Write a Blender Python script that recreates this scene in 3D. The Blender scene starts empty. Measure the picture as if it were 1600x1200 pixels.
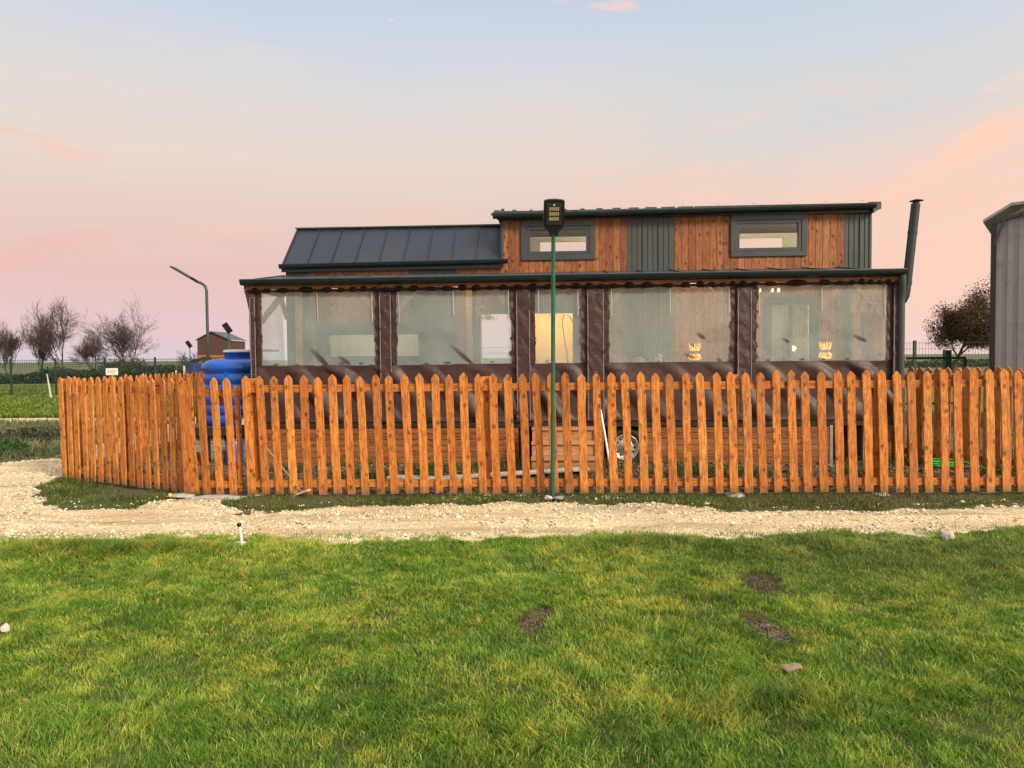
import bpy, math, random
import numpy as np
from mathutils import Vector, Matrix, Euler
random.seed(7); RNG = np.random.default_rng(11)
R = math.radians
scene = bpy.context.scene
C = scene.collection

# ------------------------------------------------------------------ camera
cz = 1.65; pitch = R(2.08); roll = R(0.54)
cd = bpy.data.cameras.new('camera'); cam = bpy.data.objects.new('camera', cd); C.objects.link(cam)
cd.lens = 26.0; cd.sensor_width = 36.0; cd.clip_end = 2000; cd.clip_start = 0.05
Rv = Vector((1, 0, 0)); Uv = Vector((0, math.sin(pitch), math.cos(pitch))); Fv = Vector((0, math.cos(pitch), -math.sin(pitch)))
X = Rv*math.cos(roll) - Uv*math.sin(roll); Yv = Rv*math.sin(roll) + Uv*math.cos(roll)
M = Matrix((X, Yv, -Fv)).transposed().to_4x4(); M.translation = Vector((0, 0, cz)); cam.matrix_world = M
scene.camera = cam
scene.view_settings.view_transform = 'Standard'; scene.view_settings.look = 'None'
scene.view_settings.exposure = 0.0; scene.view_settings.gamma = 1.0
try: scene.view_settings.use_curve_mapping = False
except Exception: pass
scene.cycles.use_denoising = True
scene.cycles.max_bounces = 8; scene.cycles.transparent_max_bounces = 16
scene.cycles.sample_clamp_indirect = 6

# ------------------------------------------------------------------ world + sun
SUN_EL = R(30); SUN_AZ = R(46)      # sun low behind the camera, to its right
sdir = Vector((math.sin(SUN_AZ)*math.cos(SUN_EL), -math.cos(SUN_AZ)*math.cos(SUN_EL), math.sin(SUN_EL)))
def lin(r, g, b, a=1):
    f = lambda c: ((c/255.0+0.055)/1.055)**2.4 if c/255.0 > 0.04045 else c/255.0/12.92
    return (f(r), f(g), f(b), a)
w = bpy.data.worlds.new('World'); scene.world = w; w.use_nodes = True
nt = w.node_tree; nt.nodes.clear()
class NT:
    def __init__(s, nt): s.nt = nt
    def n(s, t, **k):
        x = s.nt.nodes.new(t)
        for a, v in k.items(): setattr(x, a, v)
        return x
    def l(s, a, b): s.nt.links.new(a, b)
    def inp(s, sock, v):
        if hasattr(v, 'is_output') or hasattr(v, 'links'): s.l(v, sock)
        else: sock.default_value = v
    def math(s, op, a, b=0.5, c=None, clamp=False):
        m = s.n('ShaderNodeMath', operation=op, use_clamp=clamp)
        s.inp(m.inputs[0], a); s.inp(m.inputs[1], b)
        if c is not None: s.inp(m.inputs[2], c)
        return m.outputs[0]
    def mix(s, f, a, b, blend='MIX'):
        m = s.n('ShaderNodeMix', data_type='RGBA', blend_type=blend)
        s.inp(m.inputs[0], f); s.inp(m.inputs[6], a); s.inp(m.inputs[7], b)
        return m.outputs[2]
    def ramp(s, f, stops, interp='LINEAR'):
        r = s.n('ShaderNodeValToRGB'); cr = r.color_ramp; cr.interpolation = interp
        while len(cr.elements) < len(stops): cr.elements.new(0.5)
        for e, (p, c) in zip(cr.elements, stops):
            e.position = p; e.color = c if len(c) == 4 else (*c, 1)
        s.inp(r.inputs[0], f); return r.outputs[0]
    def noise(s, vec, scale, detail=4, rough=0.55, dist=0):
        x = s.n('ShaderNodeTexNoise'); x.inputs['Scale'].default_value = scale; x.inputs['Detail'].default_value = detail
        x.inputs['Roughness'].default_value = rough; x.inputs['Distortion'].default_value = dist
        if vec is not None: s.l(vec, x.inputs['Vector'])
        return x.outputs[0]
    def vscale(s, vec, sc, loc=None):
        m = s.n('ShaderNodeMapping'); m.inputs['Scale'].default_value = sc; s.l(vec, m.inputs['Vector'])
        if loc is not None: s.inp(m.inputs['Location'], loc)
        return m.outputs[0]
T = NT(nt)
tc = T.n('ShaderNodeTexCoord'); sep = T.n('ShaderNodeSeparateXYZ'); T.l(tc.outputs['Generated'], sep.inputs[0])
dx, dy, dz = sep.outputs
wob = T.noise(T.vscale(tc.outputs['Generated'], (2, 2, 6)), 1.5, 3)
el = T.math('ADD', dz, T.math('MULTIPLY', T.math('SUBTRACT', wob, 0.5), 0.06))
base = T.ramp(el, [(0.0, lin(214, 203, 214)), (0.015, lin(222, 202, 210)), (0.035, lin(229, 198, 203)), (0.11, lin(230, 193, 186)), (0.19, lin(231, 205, 192)),
                   (0.245, lin(232, 214, 202)), (0.32, lin(223, 217, 213)), (0.38, lin(206, 214, 226)), (0.48, lin(186, 201, 225)), (0.66, (0.95, 0.97, 1.0)), (1.0, (1.45, 1.42, 1.36))])
# cooler on the upper right, pinker low on the left, as the real sky was
azr = T.math('DIVIDE', dx, T.math('MAXIMUM', T.math('ABSOLUTE', dy), 0.05))      # tan(azimuth)
def blob(ax, ez, sx, sy, slope, col, amt, base, nsc=9.0, ed=(0.25, 0.75)):
    a = T.math('SUBTRACT', azr, ax); e = T.math('SUBTRACT', dz, ez)
    e2 = T.math('SUBTRACT', e, T.math('MULTIPLY', a, slope))
    q = T.math('ADD', T.math('POWER', T.math('ABSOLUTE', T.math('DIVIDE', a, sx)), 2.0), T.math('POWER', T.math('ABSOLUTE', T.math('DIVIDE', e2, sy)), 2.0))
    g = T.math('SUBTRACT', 1.0, q, clamp=True)
    nz = T.noise(T.vscale(tc.outputs['Generated'], (nsc, nsc, nsc*5)), 1.0, 5, 0.6, 0.3)
    k = T.math('MULTIPLY', g, T.math('ADD', nz, 0.1))
    k = T.ramp(T.math('MULTIPLY', T.math('POWER', g, 0.7), T.ramp(nz, [(0.38, (0, 0, 0)), (0.62, (1, 1, 1))])), [(0.02, (0, 0, 0)), (0.9, (1, 1, 1))], 'EASE') if sy < 0.09 else T.math('MULTIPLY', g, 1.0)
    front = T.math('GREATER_THAN', dy, 0.0)
    return T.mix(T.math('MULTIPLY', T.math('MULTIPLY', k, amt), front), base, col)
base = blob(0.42, 0.30, 0.36, 0.13, -0.1, lin(202, 213, 219), 0.5, base, 2.0)
base = blob(0.75, 0.10, 0.80, 0.19, 0.0, lin(255, 211, 190), 0.85, base, 1.5)
pk = lin(255, 210, 186)
for a in [(-0.63, 0.243, 0.11, 0.018, -0.06, lin(247, 200, 180), 0.85), (-0.64, 0.122, 0.16, 0.022, 0.20, lin(244, 182, 172), 0.45), (0.575, 0.212, 0.16, 0.026, 0.30, lin(255, 210, 184), 0.95),
          (0.655, 0.243, 0.06, 0.018, 0.15, pk, 0.95), (0.68, 0.287, 0.07, 0.010, 0.1, lin(248, 214, 200), 0.9), (0.09, 0.432, 0.09, 0.015, -0.2, lin(255, 212, 192), 1.0),
          (0.20, 0.225, 0.20, 0.04, 0.0, lin(243, 209, 192), 0.8), (-0.39, 0.356, 0.2, 0.018, 0.0, lin(222, 216, 218), 0.8), (0.42, 0.17, 0.4, 0.04, 0.1, lin(250, 207, 186), 0.6),
          (-0.156, 0.406, 0.0045, 0.0016, -0.1, lin(255, 226, 216), 0.8), (0.67, 0.349, 0.08, 0.01, 0.1, lin(232, 214, 212), 0.8), (-0.30, 0.16, 0.3, 0.03, 0.1, lin(238, 200, 188), 0.6), (0.35, 0.30, 0.3, 0.03, 0.05, lin(230, 215, 206), 0.6)]:
    base = blob(*a[:6], a[6], base)
# afterglow behind the camera
dn = T.n('ShaderNodeVectorMath', operation='DOT_PRODUCT'); T.l(tc.outputs['Generated'], dn.inputs[0]); dn.inputs[1].default_value = (math.sin(SUN_AZ), -math.cos(SUN_AZ), 0.16)
gl = T.ramp(dn.outputs['Value'], [(0.25, (0, 0, 0)), (0.75, (0.22, 0.22, 0.22)), (1.0, (1, 1, 1))], 'EASE')
back = T.mix(gl, base, (2.0, 1.45, 0.95, 1))
# a little physical sky keeps the blue of the high dome
sk = T.n('ShaderNodeTexSky'); sk.sky_type = 'NISHITA'; sk.sun_disc = False; sk.sun_elevation = SUN_EL; sk.sun_rotation = math.pi - SUN_AZ
nbg = T.n('ShaderNodeBackground'); T.l(sk.outputs[0], nbg.inputs[0]); nbg.inputs[1].default_value = 0.004
bg = T.n('ShaderNodeBackground'); T.l(back, bg.inputs[0]); bg.inputs[1].default_value = 1.0
ad = T.n('ShaderNodeAddShader'); T.l(nbg.outputs[0], ad.inputs[0]); T.l(bg.outputs[0], ad.inputs[1])
wo = T.n('ShaderNodeOutputWorld'); T.l(ad.outputs[0], wo.inputs[0])
sl = bpy.data.lights.new('sun', 'SUN'); sl.energy = 4.2; sl.angle = R(14); sl.color = (1.0, 0.88, 0.70)
so = bpy.data.objects.new('sun', sl); C.objects.link(so); so.rotation_euler = (-sdir).to_track_quat('-Z', 'Y').to_euler(); so.location = (5, -8, 8)

# ------------------------------------------------------------------ noise helpers
_tabs = {}
def vnoise(x, y, seed=0):
    if seed not in _tabs: _tabs[seed] = np.random.default_rng(seed+100).random((256, 256))
    t = _tabs[seed]; xi = np.floor(x).astype(int); yi = np.floor(y).astype(int); fx = x-xi; fy = y-yi
    fx = fx*fx*(3-2*fx); fy = fy*fy*(3-2*fy); g = lambda a, b: t[a % 256, b % 256]
    return (g(xi, yi)*(1-fx)+g(xi+1, yi)*fx)*(1-fy)+(g(xi, yi+1)*(1-fx)+g(xi+1, yi+1)*fx)*fy
def fbm(x, y, s=1.0, o=4, seed=0):
    x = np.asarray(x, float)*s; y = np.asarray(y, float)*s; a = 1; r = 0; t = 0
    for i in range(o): r = r+a*vnoise(x+17.3*i, y+9.1*i, seed+i); t += a; a *= 0.5; x = x*2.03; y = y*2.03
    return r/t
def sstep(a, b, x): t = np.clip((x-a)/(b-a), 0, 1); return t*t*(3-2*t)

# ------------------------------------------------------------------ materials
def newmat(name):
    m = bpy.data.materials.new(name); m.use_nodes = True; m.node_tree.nodes.clear(); return m, NT(m.node_tree)
def finish(T, col, rough, metal=0.0, bump=None, bdist=0.01, bstr=0.6, spec=0.5, extra=None):
    p = T.n('ShaderNodeBsdfPrincipled'); o = T.n('ShaderNodeOutputMaterial')
    T.inp(p.inputs['Base Color'], col); T.inp(p.inputs['Roughness'], rough); T.inp(p.inputs['Metallic'], metal)
    p.inputs['Specular IOR Level'].default_value = spec
    if bump is not None:
        b = T.n('ShaderNodeBump'); b.inputs['Distance'].default_value = bdist; b.inputs['Strength'].default_value = bstr
        T.l(bump, b.inputs['Height']); T.l(b.outputs[0], p.inputs['Normal'])
    if extra: extra(p)
    T.l(p.outputs[0], o.inputs[0]); return p
def c3(c, k): return (min(c[0]*k, 1), min(c[1]*k, 1), min(c[2]*k, 1), 1)
def plain(name, col, rough=0.5, var=0.15, scale=6, bump=0.0, metal=0.0, stretch=(1, 1, 1), spec=0.5, bscale=None, dirt_or_shade=0.0, dirtcol=(0.12, 0.09, 0.06)):
    m, T = newmat(name); tc = T.n('ShaderNodeTexCoord'); v = T.vscale(tc.outputs['Object'], stretch)
    n = T.noise(v, scale, 5, 0.6); c = T.mix(T.ramp(n, [(0.3, (0, 0, 0)), (0.7, (1, 1, 1))]), c3(col, 1-var), c3(col, 1+var))
    if dirt_or_shade > 0:
        d = T.noise(v, scale*0.35, 6, 0.7, 0.5); c = T.mix(T.math('MULTIPLY', T.ramp(d, [(0.5, (0, 0, 0)), (0.75, (1, 1, 1))]), dirt_or_shade), c, (*dirtcol, 1))
    r = T.math('ADD', T.math('MULTIPLY', T.math('SUBTRACT', n, 0.5), 0.3), rough, clamp=True)
    bn = T.noise(v, bscale or scale*6, 4) if bump > 0 else None
    finish(T, c, r, metal, bn, bump, 0.8, spec); return m
def wood(name, light, dark, axis=2, knot=0.8, rough=0.5, scale=1.0, bump=0.003, objrnd=True, huev=0.35, weather=0.0, mud=False):
    m, T = newmat(name); tc = T.n('ShaderNodeTexCoord'); at = T.n('ShaderNodeAttribute'); at.attribute_name = 'rnd'
    oi = T.n('ShaderNodeObjectInfo')
    rnd = T.math('ADD', at.outputs['Fac'], T.math('MULTIPLY', oi.outputs['Random'], 1.0 if objrnd else 0.0))
    cx = T.n('ShaderNodeCombineXYZ'); o = T.math('MULTIPLY', rnd, 37.0)
    for i in range(3): T.l(o, cx.inputs[i])
    va = T.n('ShaderNodeVectorMath', operation='ADD'); T.l(tc.outputs['Object'], va.inputs[0]); T.l(cx.outputs[0], va.inputs[1]); P = va.outputs[0]
    s = [1, 1, 1]; s[axis] = 0.09; gs = tuple(k*scale for k in s)
    ks = [9.5*scale]*3; ks[axis] = 6.5*scale
    vo = T.n('ShaderNodeTexVoronoi'); vo.inputs['Scale'].default_value = 1.0; T.l(T.vscale(P, ks), vo.inputs['Vector'])
    fine = T.noise(T.vscale(P, gs), 130, 4, 0.6)
    kd = vo.outputs['Distance']
    # grain bends round the knots
    kk = T.math('POWER', T.math('SUBTRACT', 1.0, kd, clamp=True), 6.0)
    off = T.n('ShaderNodeVectorMath', operation='ADD'); cc = T.n('ShaderNodeCombineXYZ')
    for i in range(3):
        if i != axis: T.l(T.math('MULTIPLY', kk, 0.25), cc.inputs[i])
    T.l(P, off.inputs[0]); T.l(cc.outputs[0], off.inputs[1])
    G = T.vscale(off.outputs[0], gs)
    g1 = T.noise(G, 38, 5, 0.65); g2 = T.noise(T.vscale(P, gs), 9, 3)
    ring = T.math('FRACT', T.math('MULTIPLY', g2, 9.0))
    grain = T.math('ADD', T.math('ADD', T.math('MULTIPLY', g1, 0.45), T.math('MULTIPLY', fine, 0.35)), T.math('MULTIPLY', ring, 0.2))
    c = T.mix(T.ramp(grain, [(0.36, (1, 1, 1)), (0.60, (0, 0, 0))]), c3(light, 1.0), c3(dark, 1.0))
    hv = T.math('FRACT', T.math('MULTIPLY', rnd, 7.77))
    c = T.mix(1.0, c, T.ramp(hv, [(0, (1-huev, 1-huev*1.15, 1-huev)), (0.35, (0.95, 0.9, 0.9)), (0.65, (1, 1, 1)), (1, (1+huev*0.25, 1+huev*0.75, 1+huev*1.5))]), 'MULTIPLY')
    patch = T.noise(T.vscale(P, [1 if i != axis else 0.5 for i in range(3)]), 22*scale, 5, 0.7)
    c = T.mix(T.math('MULTIPLY', T.ramp(patch, [(0.52, (0, 0, 0)), (0.66, (1, 1, 1))]), 0.5), c, c3(dark, 0.75))
    if weather > 0:
        wn = T.noise(P, 2.3*scale, 5, 0.7); c = T.mix(T.math('MULTIPLY', T.ramp(wn, [(0.56, (0, 0, 0)), (0.74, (1, 1, 1))]), weather), c, (0.16, 0.10, 0.055, 1))
    if mud:
        sz = T.n('ShaderNodeSeparateXYZ'); T.l(tc.outputs['Object'], sz.inputs[0])
        mz = T.math('ADD', sz.outputs[2], T.math('MULTIPLY', T.math('SUBTRACT', T.noise(P, 14, 4, 0.7), 0.5), 0.16))
        c = T.mix(T.ramp(mz, [(0.0, (0.75, 0.75, 0.75)), (0.055, (0.35, 0.35, 0.35)), (0.10, (0, 0, 0))]), c, (0.13, 0.085, 0.05, 1))
        fl_ = T.noise(P, 85, 2, 0.5); c = T.mix(T.math('MULTIPLY', T.ramp(fl_, [(0.66, (0, 0, 0)), (0.72, (1, 1, 1))]), 0.45), c, c3(dark, 0.6))
    km = T.math('MULTIPLY', T.ramp(T.math('ADD', kd, T.math('MULTIPLY', T.math('SUBTRACT', g1, 0.5), 0.22)), [(0.09, (1, 1, 1)), (0.16, (0.6, 0.6, 0.6)), (0.30, (0, 0, 0))]), knot)
    c = T.mix(km, c, c3(dark, 0.30))
    finish(T, c, T.math('ADD', T.math('MULTIPLY', g1, 0.3), rough-0.15), 0, T.math('SUBTRACT', grain, T.math('MULTIPLY', km, 0.6)), bump, 0.7, 0.35); return m

MAT = {}
MAT['fence'] = wood('stained_fence_wood', (0.66, 0.243, 0.044), (0.29, 0.084, 0.015), 2, 0.85, 0.65, 1.1, weather=0.6, huev=0.28, mud=True)
MAT['rail'] = wood('stained_rail_wood', (0.50, 0.185, 0.036), (0.25, 0.07, 0.013), 0, 0.9, 0.5, 1.1, weather=0.3)
MAT['clad'] = wood('cladding_wood', (0.36, 0.135, 0.045), (0.17, 0.055, 0.018), 2, 1.0, 0.5, 1.0, objrnd=False, huev=0.38)
MAT['skirt'] = wood('skirt_wood', (0.33, 0.14, 0.05), (0.17, 0.06, 0.02), 0, 0.7, 0.55, 1.0, objrnd=False, huev=0.3)
MAT['pine'] = wood('pale_pine', (0.66, 0.42, 0.26), (0.45, 0.25, 0.14), 2, 0.5, 0.6, 1.0, huev=0.2)
MAT['deckpine'] = wood('step_wood', (0.50, 0.27, 0.13), (0.33, 0.16, 0.07), 0, 0.5, 0.6, 1.0, objrnd=False, huev=0.2)
MAT['slate'] = plain('slate_metal', (0.036, 0.048, 0.056), 0.42, 0.12, 4, 0.0006, 0.0, bscale=60)
MAT['roofmetal'] = plain('roof_metal', (0.018, 0.025, 0.042), 0.5, 0.15, 3, 0.0008, 0.2, bscale=90, dirt_or_shade=0.15, dirtcol=(0.10, 0.10, 0.11))
MAT['gutter'] = plain('gutter_metal', (0.010, 0.024, 0.027), 0.25, 0.15, 5, 0.0)
MAT['framegrey'] = plain('frame_grey', (0.040, 0.047, 0.056), 0.40, 0.08, 6, 0.0)
MAT['metalpanel'] = plain('panel_grey', (0.046, 0.058, 0.060), 0.45, 0.10, 3, 0.0)
MAT['black'] = plain('black_plastic', (0.012, 0.011, 0.011), 0.35, 0.2, 20, 0.0)
MAT['matblack'] = plain('black_cloth', (0.008, 0.006, 0.006), 0.9, 0.2, 20, 0.0, spec=0.1)
MAT['darksteel'] = plain('dark_steel', (0.022, 0.024, 0.026), 0.4, 0.2, 8, 0.0005)
MAT['polegreen'] = plain('green_pole_paint', (0.016, 0.105, 0.062), 0.35, 0.2, 7, 0.0005, dirt_or_shade=0.2)
MAT['meshgreen'] = plain('green_mesh_paint', (0.012, 0.045, 0.032), 0.5, 0.2, 7, 0.0)
MAT['cream'] = plain('cream_wall', (0.62, 0.56, 0.42), 0.7, 0.04, 3, 0.0)
MAT['yellowwall'] = plain('warm_wall', (0.86, 0.56, 0.15), 0.6, 0.05, 2, 0.0)
MAT['blind'] = plain('cream_blind', (0.72, 0.68, 0.55), 0.8, 0.06, 3, 0.001)
def mk_blind():
    m, T = newmat('cream_blind_cloth'); a = T.n('ShaderNodeBsdfDiffuse'); a.inputs[0].default_value = (0.62, 0.60, 0.50, 1); b = T.n('ShaderNodeBsdfTranslucent'); b.inputs[0].default_value = (0.60, 0.58, 0.48, 1)
    x = T.n('ShaderNodeMixShader'); x.inputs[0].default_value = 0.55; T.l(a.outputs[0], x.inputs[1]); T.l(b.outputs[0], x.inputs[2]); o = T.n('ShaderNodeOutputMaterial'); T.l(x.outputs[0], o.inputs[0]); return m
MAT['blind'] = mk_blind()
MAT['blinddim'] = plain('grey_blind', (0.40, 0.40, 0.34), 0.8, 0.06, 3, 0.001)
MAT['white'] = plain('white_plastic', (0.74, 0.73, 0.68), 0.4, 0.06, 9, 0.0, dirt_or_shade=0.15)
MAT['strap'] = plain('strap_white', (0.42, 0.42, 0.39), 0.6, 0.1, 9, 0.0)
MAT['zip'] = plain('zip_grey', (0.30, 0.28, 0.29), 0.4, 0.2, 40, 0.0)
MAT['blue'] = plain('blue_plastic', (0.004, 0.075, 0.40), 0.30, 0.2, 4, 0.0005, dirt_or_shade=0.12, dirtcol=(0.1, 0.14, 0.3))
MAT['tyre'] = plain('tyre_rubber', (0.018, 0.018, 0.018), 0.75, 0.2, 20, 0.001)
MAT['silver'] = plain('silver_paint', (0.46, 0.46, 0.44), 0.35, 0.1, 10, 0.0, 0.5)
MAT['galv'] = plain('galvanised', (0.40, 0.41, 0.41), 0.4, 0.15, 12, 0.0003, 0.7)
MAT['concrete'] = plain('concrete', (0.36, 0.34, 0.30), 0.85, 0.2, 12, 0.004)
MAT['greyblock'] = plain('grey_block', (0.22, 0.23, 0.23), 0.85, 0.2, 12, 0.004)
MAT['hose'] = plain('green_hose', (0.03, 0.55, 0.06), 0.35, 0.1, 9, 0.0)
MAT['rock'] = plain('pale_rock', (0.50, 0.46, 0.38), 0.85, 0.2, 14, 0.006)
MAT['clay'] = plain('dry_clay', (0.22, 0.165, 0.11), 0.9, 0.25, 20, 0.008)
MAT['soil'] = plain('dark_soil', (0.105, 0.072, 0.046), 0.95, 0.45, 9, 0.02, bscale=40)
MAT['brownwall'] = plain('brown_wall', (0.075, 0.035, 0.028), 0.6, 0.1, 5, 0.0)
MAT['farwood'] = wood('far_wood', (0.42, 0.16, 0.045), (0.26, 0.085, 0.02), 0, 0.3, 0.6, 0.6, objrnd=False)
MAT['bark'] = plain('bark', (0.075, 0.058, 0.050), 0.9, 0.3, 5, 0.01)
MAT['pinkcloth'] = plain('pink_cloth', (0.72, 0.38, 0.30), 0.8, 0.1, 12, 0.001)
MAT['dry'] = plain('dried_flowers', (0.55, 0.44, 0.24), 0.9, 0.2, 25, 0.0)
MAT['yellow'] = plain('yellow_plastic', (0.80, 0.48, 0.03), 0.4, 0.05, 10, 0.0)
MAT['clip'] = plain('pale_stone_slab', (0.55, 0.48, 0.42), 0.8, 0.15, 8, 0.002)

def mk_tarp():
    m, T = newmat('brown_tarpaulin'); tc = T.n('ShaderNodeTexCoord'); P = tc.outputs['Object']
    n = T.noise(T.vscale(P, (1, 1, 0.7)), 17, 6, 0.7, 0.9); n2 = T.noise(P, 240, 2)
    c = T.mix(T.noise(P, 2.5, 4), (0.032, 0.014, 0.013, 1), (0.056, 0.027, 0.024, 1))
    finish(T, c, T.math('ADD', T.math('MULTIPLY', n, 0.2), 0.42), 0, T.math('ADD', n, T.math('MULTIPLY', n2, 0.06)), 0.010, 0.55, 0.5); return m
MAT['tarp'] = mk_tarp()
def mk_vinyl():
    m, T = newmat('clear_vinyl'); tc = T.n('ShaderNodeTexCoord'); P = tc.outputs['Object']
    at = T.n('ShaderNodeAttribute'); at.attribute_name = 'dirt_or_shade'  # on the vinyl this mask holds painted dark reflections and crease shade
    tr = T.n('ShaderNodeBsdfTransparent'); tr.inputs[0].default_value = (0.93, 0.95, 0.93, 1)
    df = T.n('ShaderNodeBsdfDiffuse'); T.l(T.mix(T.noise(P, 1.3, 4), (0.50, 0.69, 0.73, 1), (0.65, 0.72, 0.64, 1)), df.inputs[0])
    hz = T.math('ADD', T.math('MULTIPLY', T.noise(P, 1.7, 5, 0.6), 0.22), 0.16)
    m1 = T.n('ShaderNodeMixShader'); T.l(hz, m1.inputs[0]); T.l(tr.outputs[0], m1.inputs[1]); T.l(df.outputs[0], m1.inputs[2])
    gl = T.n('ShaderNodeBsdfGlossy'); gl.inputs['Roughness'].default_value = 0.12; gl.inputs[0].default_value = (0.9, 0.9, 0.9, 1)
    b = T.n('ShaderNodeBump'); b.inputs['Distance'].default_value = 0.05; b.inputs['Strength'].default_value = 0.5
    T.l(T.noise(T.vscale(P, (1, 1, 0.6)), 3.0, 4, 0.5, 0.6), b.inputs['Height']); T.l(b.outputs[0], gl.inputs['Normal'])
    fr = T.n('ShaderNodeFresnel'); fr.inputs[0].default_value = 1.45
    m2 = T.n('ShaderNodeMixShader'); T.l(T.math('ADD', T.math('MULTIPLY', fr.outputs[0], 1.0), 0.02), m2.inputs[0]); T.l(m1.outputs[0], m2.inputs[1]); T.l(gl.outputs[0], m2.inputs[2])
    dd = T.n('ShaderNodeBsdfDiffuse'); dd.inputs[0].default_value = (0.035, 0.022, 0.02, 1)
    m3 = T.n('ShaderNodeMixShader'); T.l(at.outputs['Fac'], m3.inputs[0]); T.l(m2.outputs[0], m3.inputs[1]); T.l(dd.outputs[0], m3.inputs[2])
    o = T.n('ShaderNodeOutputMaterial'); T.l(m3.outputs[0], o.inputs[0]); return m
MAT['vinyl'] = mk_vinyl()
def mk_glass():
    m, T = newmat('window_glass'); tr = T.n('ShaderNodeBsdfTransparent'); tr.inputs[0].default_value = (0.96, 0.97, 0.94, 1)
    gl = T.n('ShaderNodeBsdfGlossy'); gl.inputs['Roughness'].default_value = 0.02
    fr = T.n('ShaderNodeFresnel'); fr.inputs[0].default_value = 1.5
    m2 = T.n('ShaderNodeMixShader'); T.l(fr.outputs[0], m2.inputs[0]); T.l(tr.outputs[0], m2.inputs[1]); T.l(gl.outputs[0], m2.inputs[2])
    o = T.n('ShaderNodeOutputMaterial'); T.l(m2.outputs[0], o.inputs[0]); return m
MAT['glass'] = mk_glass()
def mk_emit(name, col, s):
    m, T = newmat(name); e = T.n('ShaderNodeEmission'); e.inputs[0].default_value = col; e.inputs[1].default_value = s
    o = T.n('ShaderNodeOutputMaterial'); T.l(e.outputs[0], o.inputs[0]); return m
MAT['bulb'] = mk_emit('warm_bulb', (1.0, 0.78, 0.42, 1), 4.0)
def mk_amber():
    m, T = newmat('amber_lattice'); tc = T.n('ShaderNodeTexCoord')
    vo = T.n('ShaderNodeTexVoronoi'); vo.inputs['Scale'].default_value = 26; T.l(tc.outputs['Object'], vo.inputs['Vector'])
    k = T.ramp(vo.outputs['Distance'], [(0.25, (1, 1, 1)), (0.6, (0, 0, 0))])
    e = T.n('ShaderNodeEmission'); T.l(T.mix(k, (1.0, 0.22, 0.01, 1), (1.0, 0.50, 0.07, 1)), e.inputs[0]); T.l(T.math('ADD', T.math('MULTIPLY', k, 1.6), 1.3), e.inputs[1])
    o = T.n('ShaderNodeOutputMaterial'); T.l(e.outputs[0], o.inputs[0]); return m
MAT['amber'] = mk_amber()
def mk_attrcol(name, rough=0.6, trans=0.0, spec=0.3, attr='col'):
    m, T = newmat(name); at = T.n('ShaderNodeAttribute'); at.attribute_name = attr
    p = T.n('ShaderNodeBsdfPrincipled'); T.l(at.outputs['Color'], p.inputs['Base Color']); p.inputs['Roughness'].default_value = rough; p.inputs['Specular IOR Level'].default_value = spec
    o = T.n('ShaderNodeOutputMaterial')
    if trans > 0:
        t = T.n('ShaderNodeBsdfTranslucent'); T.l(at.outputs['Color'], t.inputs[0]); mx = T.n('ShaderNodeMixShader'); mx.inputs[0].default_value = trans
        T.l(p.outputs[0], mx.inputs[1]); T.l(t.outputs[0], mx.inputs[2]); T.l(mx.outputs[0], o.inputs[0])
    else: T.l(p.outputs[0], o.inputs[0])
    return m
MAT['leafcol'] = mk_attrcol('leaf_colour', 0.55, 0.3)
MAT['stonecol'] = mk_attrcol('stone_colour', 0.85, 0.0)
def mk_ground():
    m, T = newmat('field_ground'); g = T.n('ShaderNodeNewGeometry'); P = g.outputs['Position']
    sp = T.n('ShaderNodeSeparateXYZ'); T.l(P, sp.inputs[0])
    n1 = T.noise(P, 0.9, 6, 0.6); n2 = T.noise(P, 18, 5, 0.7); n3 = T.noise(T.vscale(P, (0.04, 0.16, 1)), 1.0, 5, 0.6)
    near = T.mix(T.ramp(n2, [(0.35, (0, 0, 0)), (0.65, (1, 1, 1))]), (0.050, 0.070, 0.018, 1), (0.085, 0.085, 0.032, 1))
    n4 = T.noise(P, 5, 5, 0.7)
    near = T.mix(T.ramp(n1, [(0.45, (0, 0, 0)), (0.65, (1, 1, 1))]), near, (0.095, 0.085, 0.042, 1))
    far = T.mix(T.ramp(n3, [(0.35, (0, 0, 0)), (0.65, (1, 1, 1))]), (0.12, 0.13, 0.03, 1), (0.17, 0.165, 0.045, 1))
    far = T.mix(T.math('MULTIPLY', n2, 0.5), far, (0.11, 0.12, 0.03, 1))
    vfar = T.mix(n3, (0.10, 0.125, 0.05, 1), (0.13, 0.13, 0.07, 1))
    ymap = T.math('ADD', sp.outputs[1], T.math('MULTIPLY', T.math('SUBTRACT', n1, 0.5), 3.0))
    c = T.mix(T.ramp(T.math('DIVIDE', ymap, 100.0), [(0.195, (0, 0, 0)), (0.215, (1, 1, 1))]), near, far)
    c = T.mix(T.ramp(T.math('DIVIDE', ymap, 100.0), [(0.33, (0, 0, 0)), (0.40, (1, 1, 1))]), c, vfar)
    finish(T, c, 0.9, 0, n2, 0.03, 0.8, 0.2); return m
MAT['ground'] = mk_ground()
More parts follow.
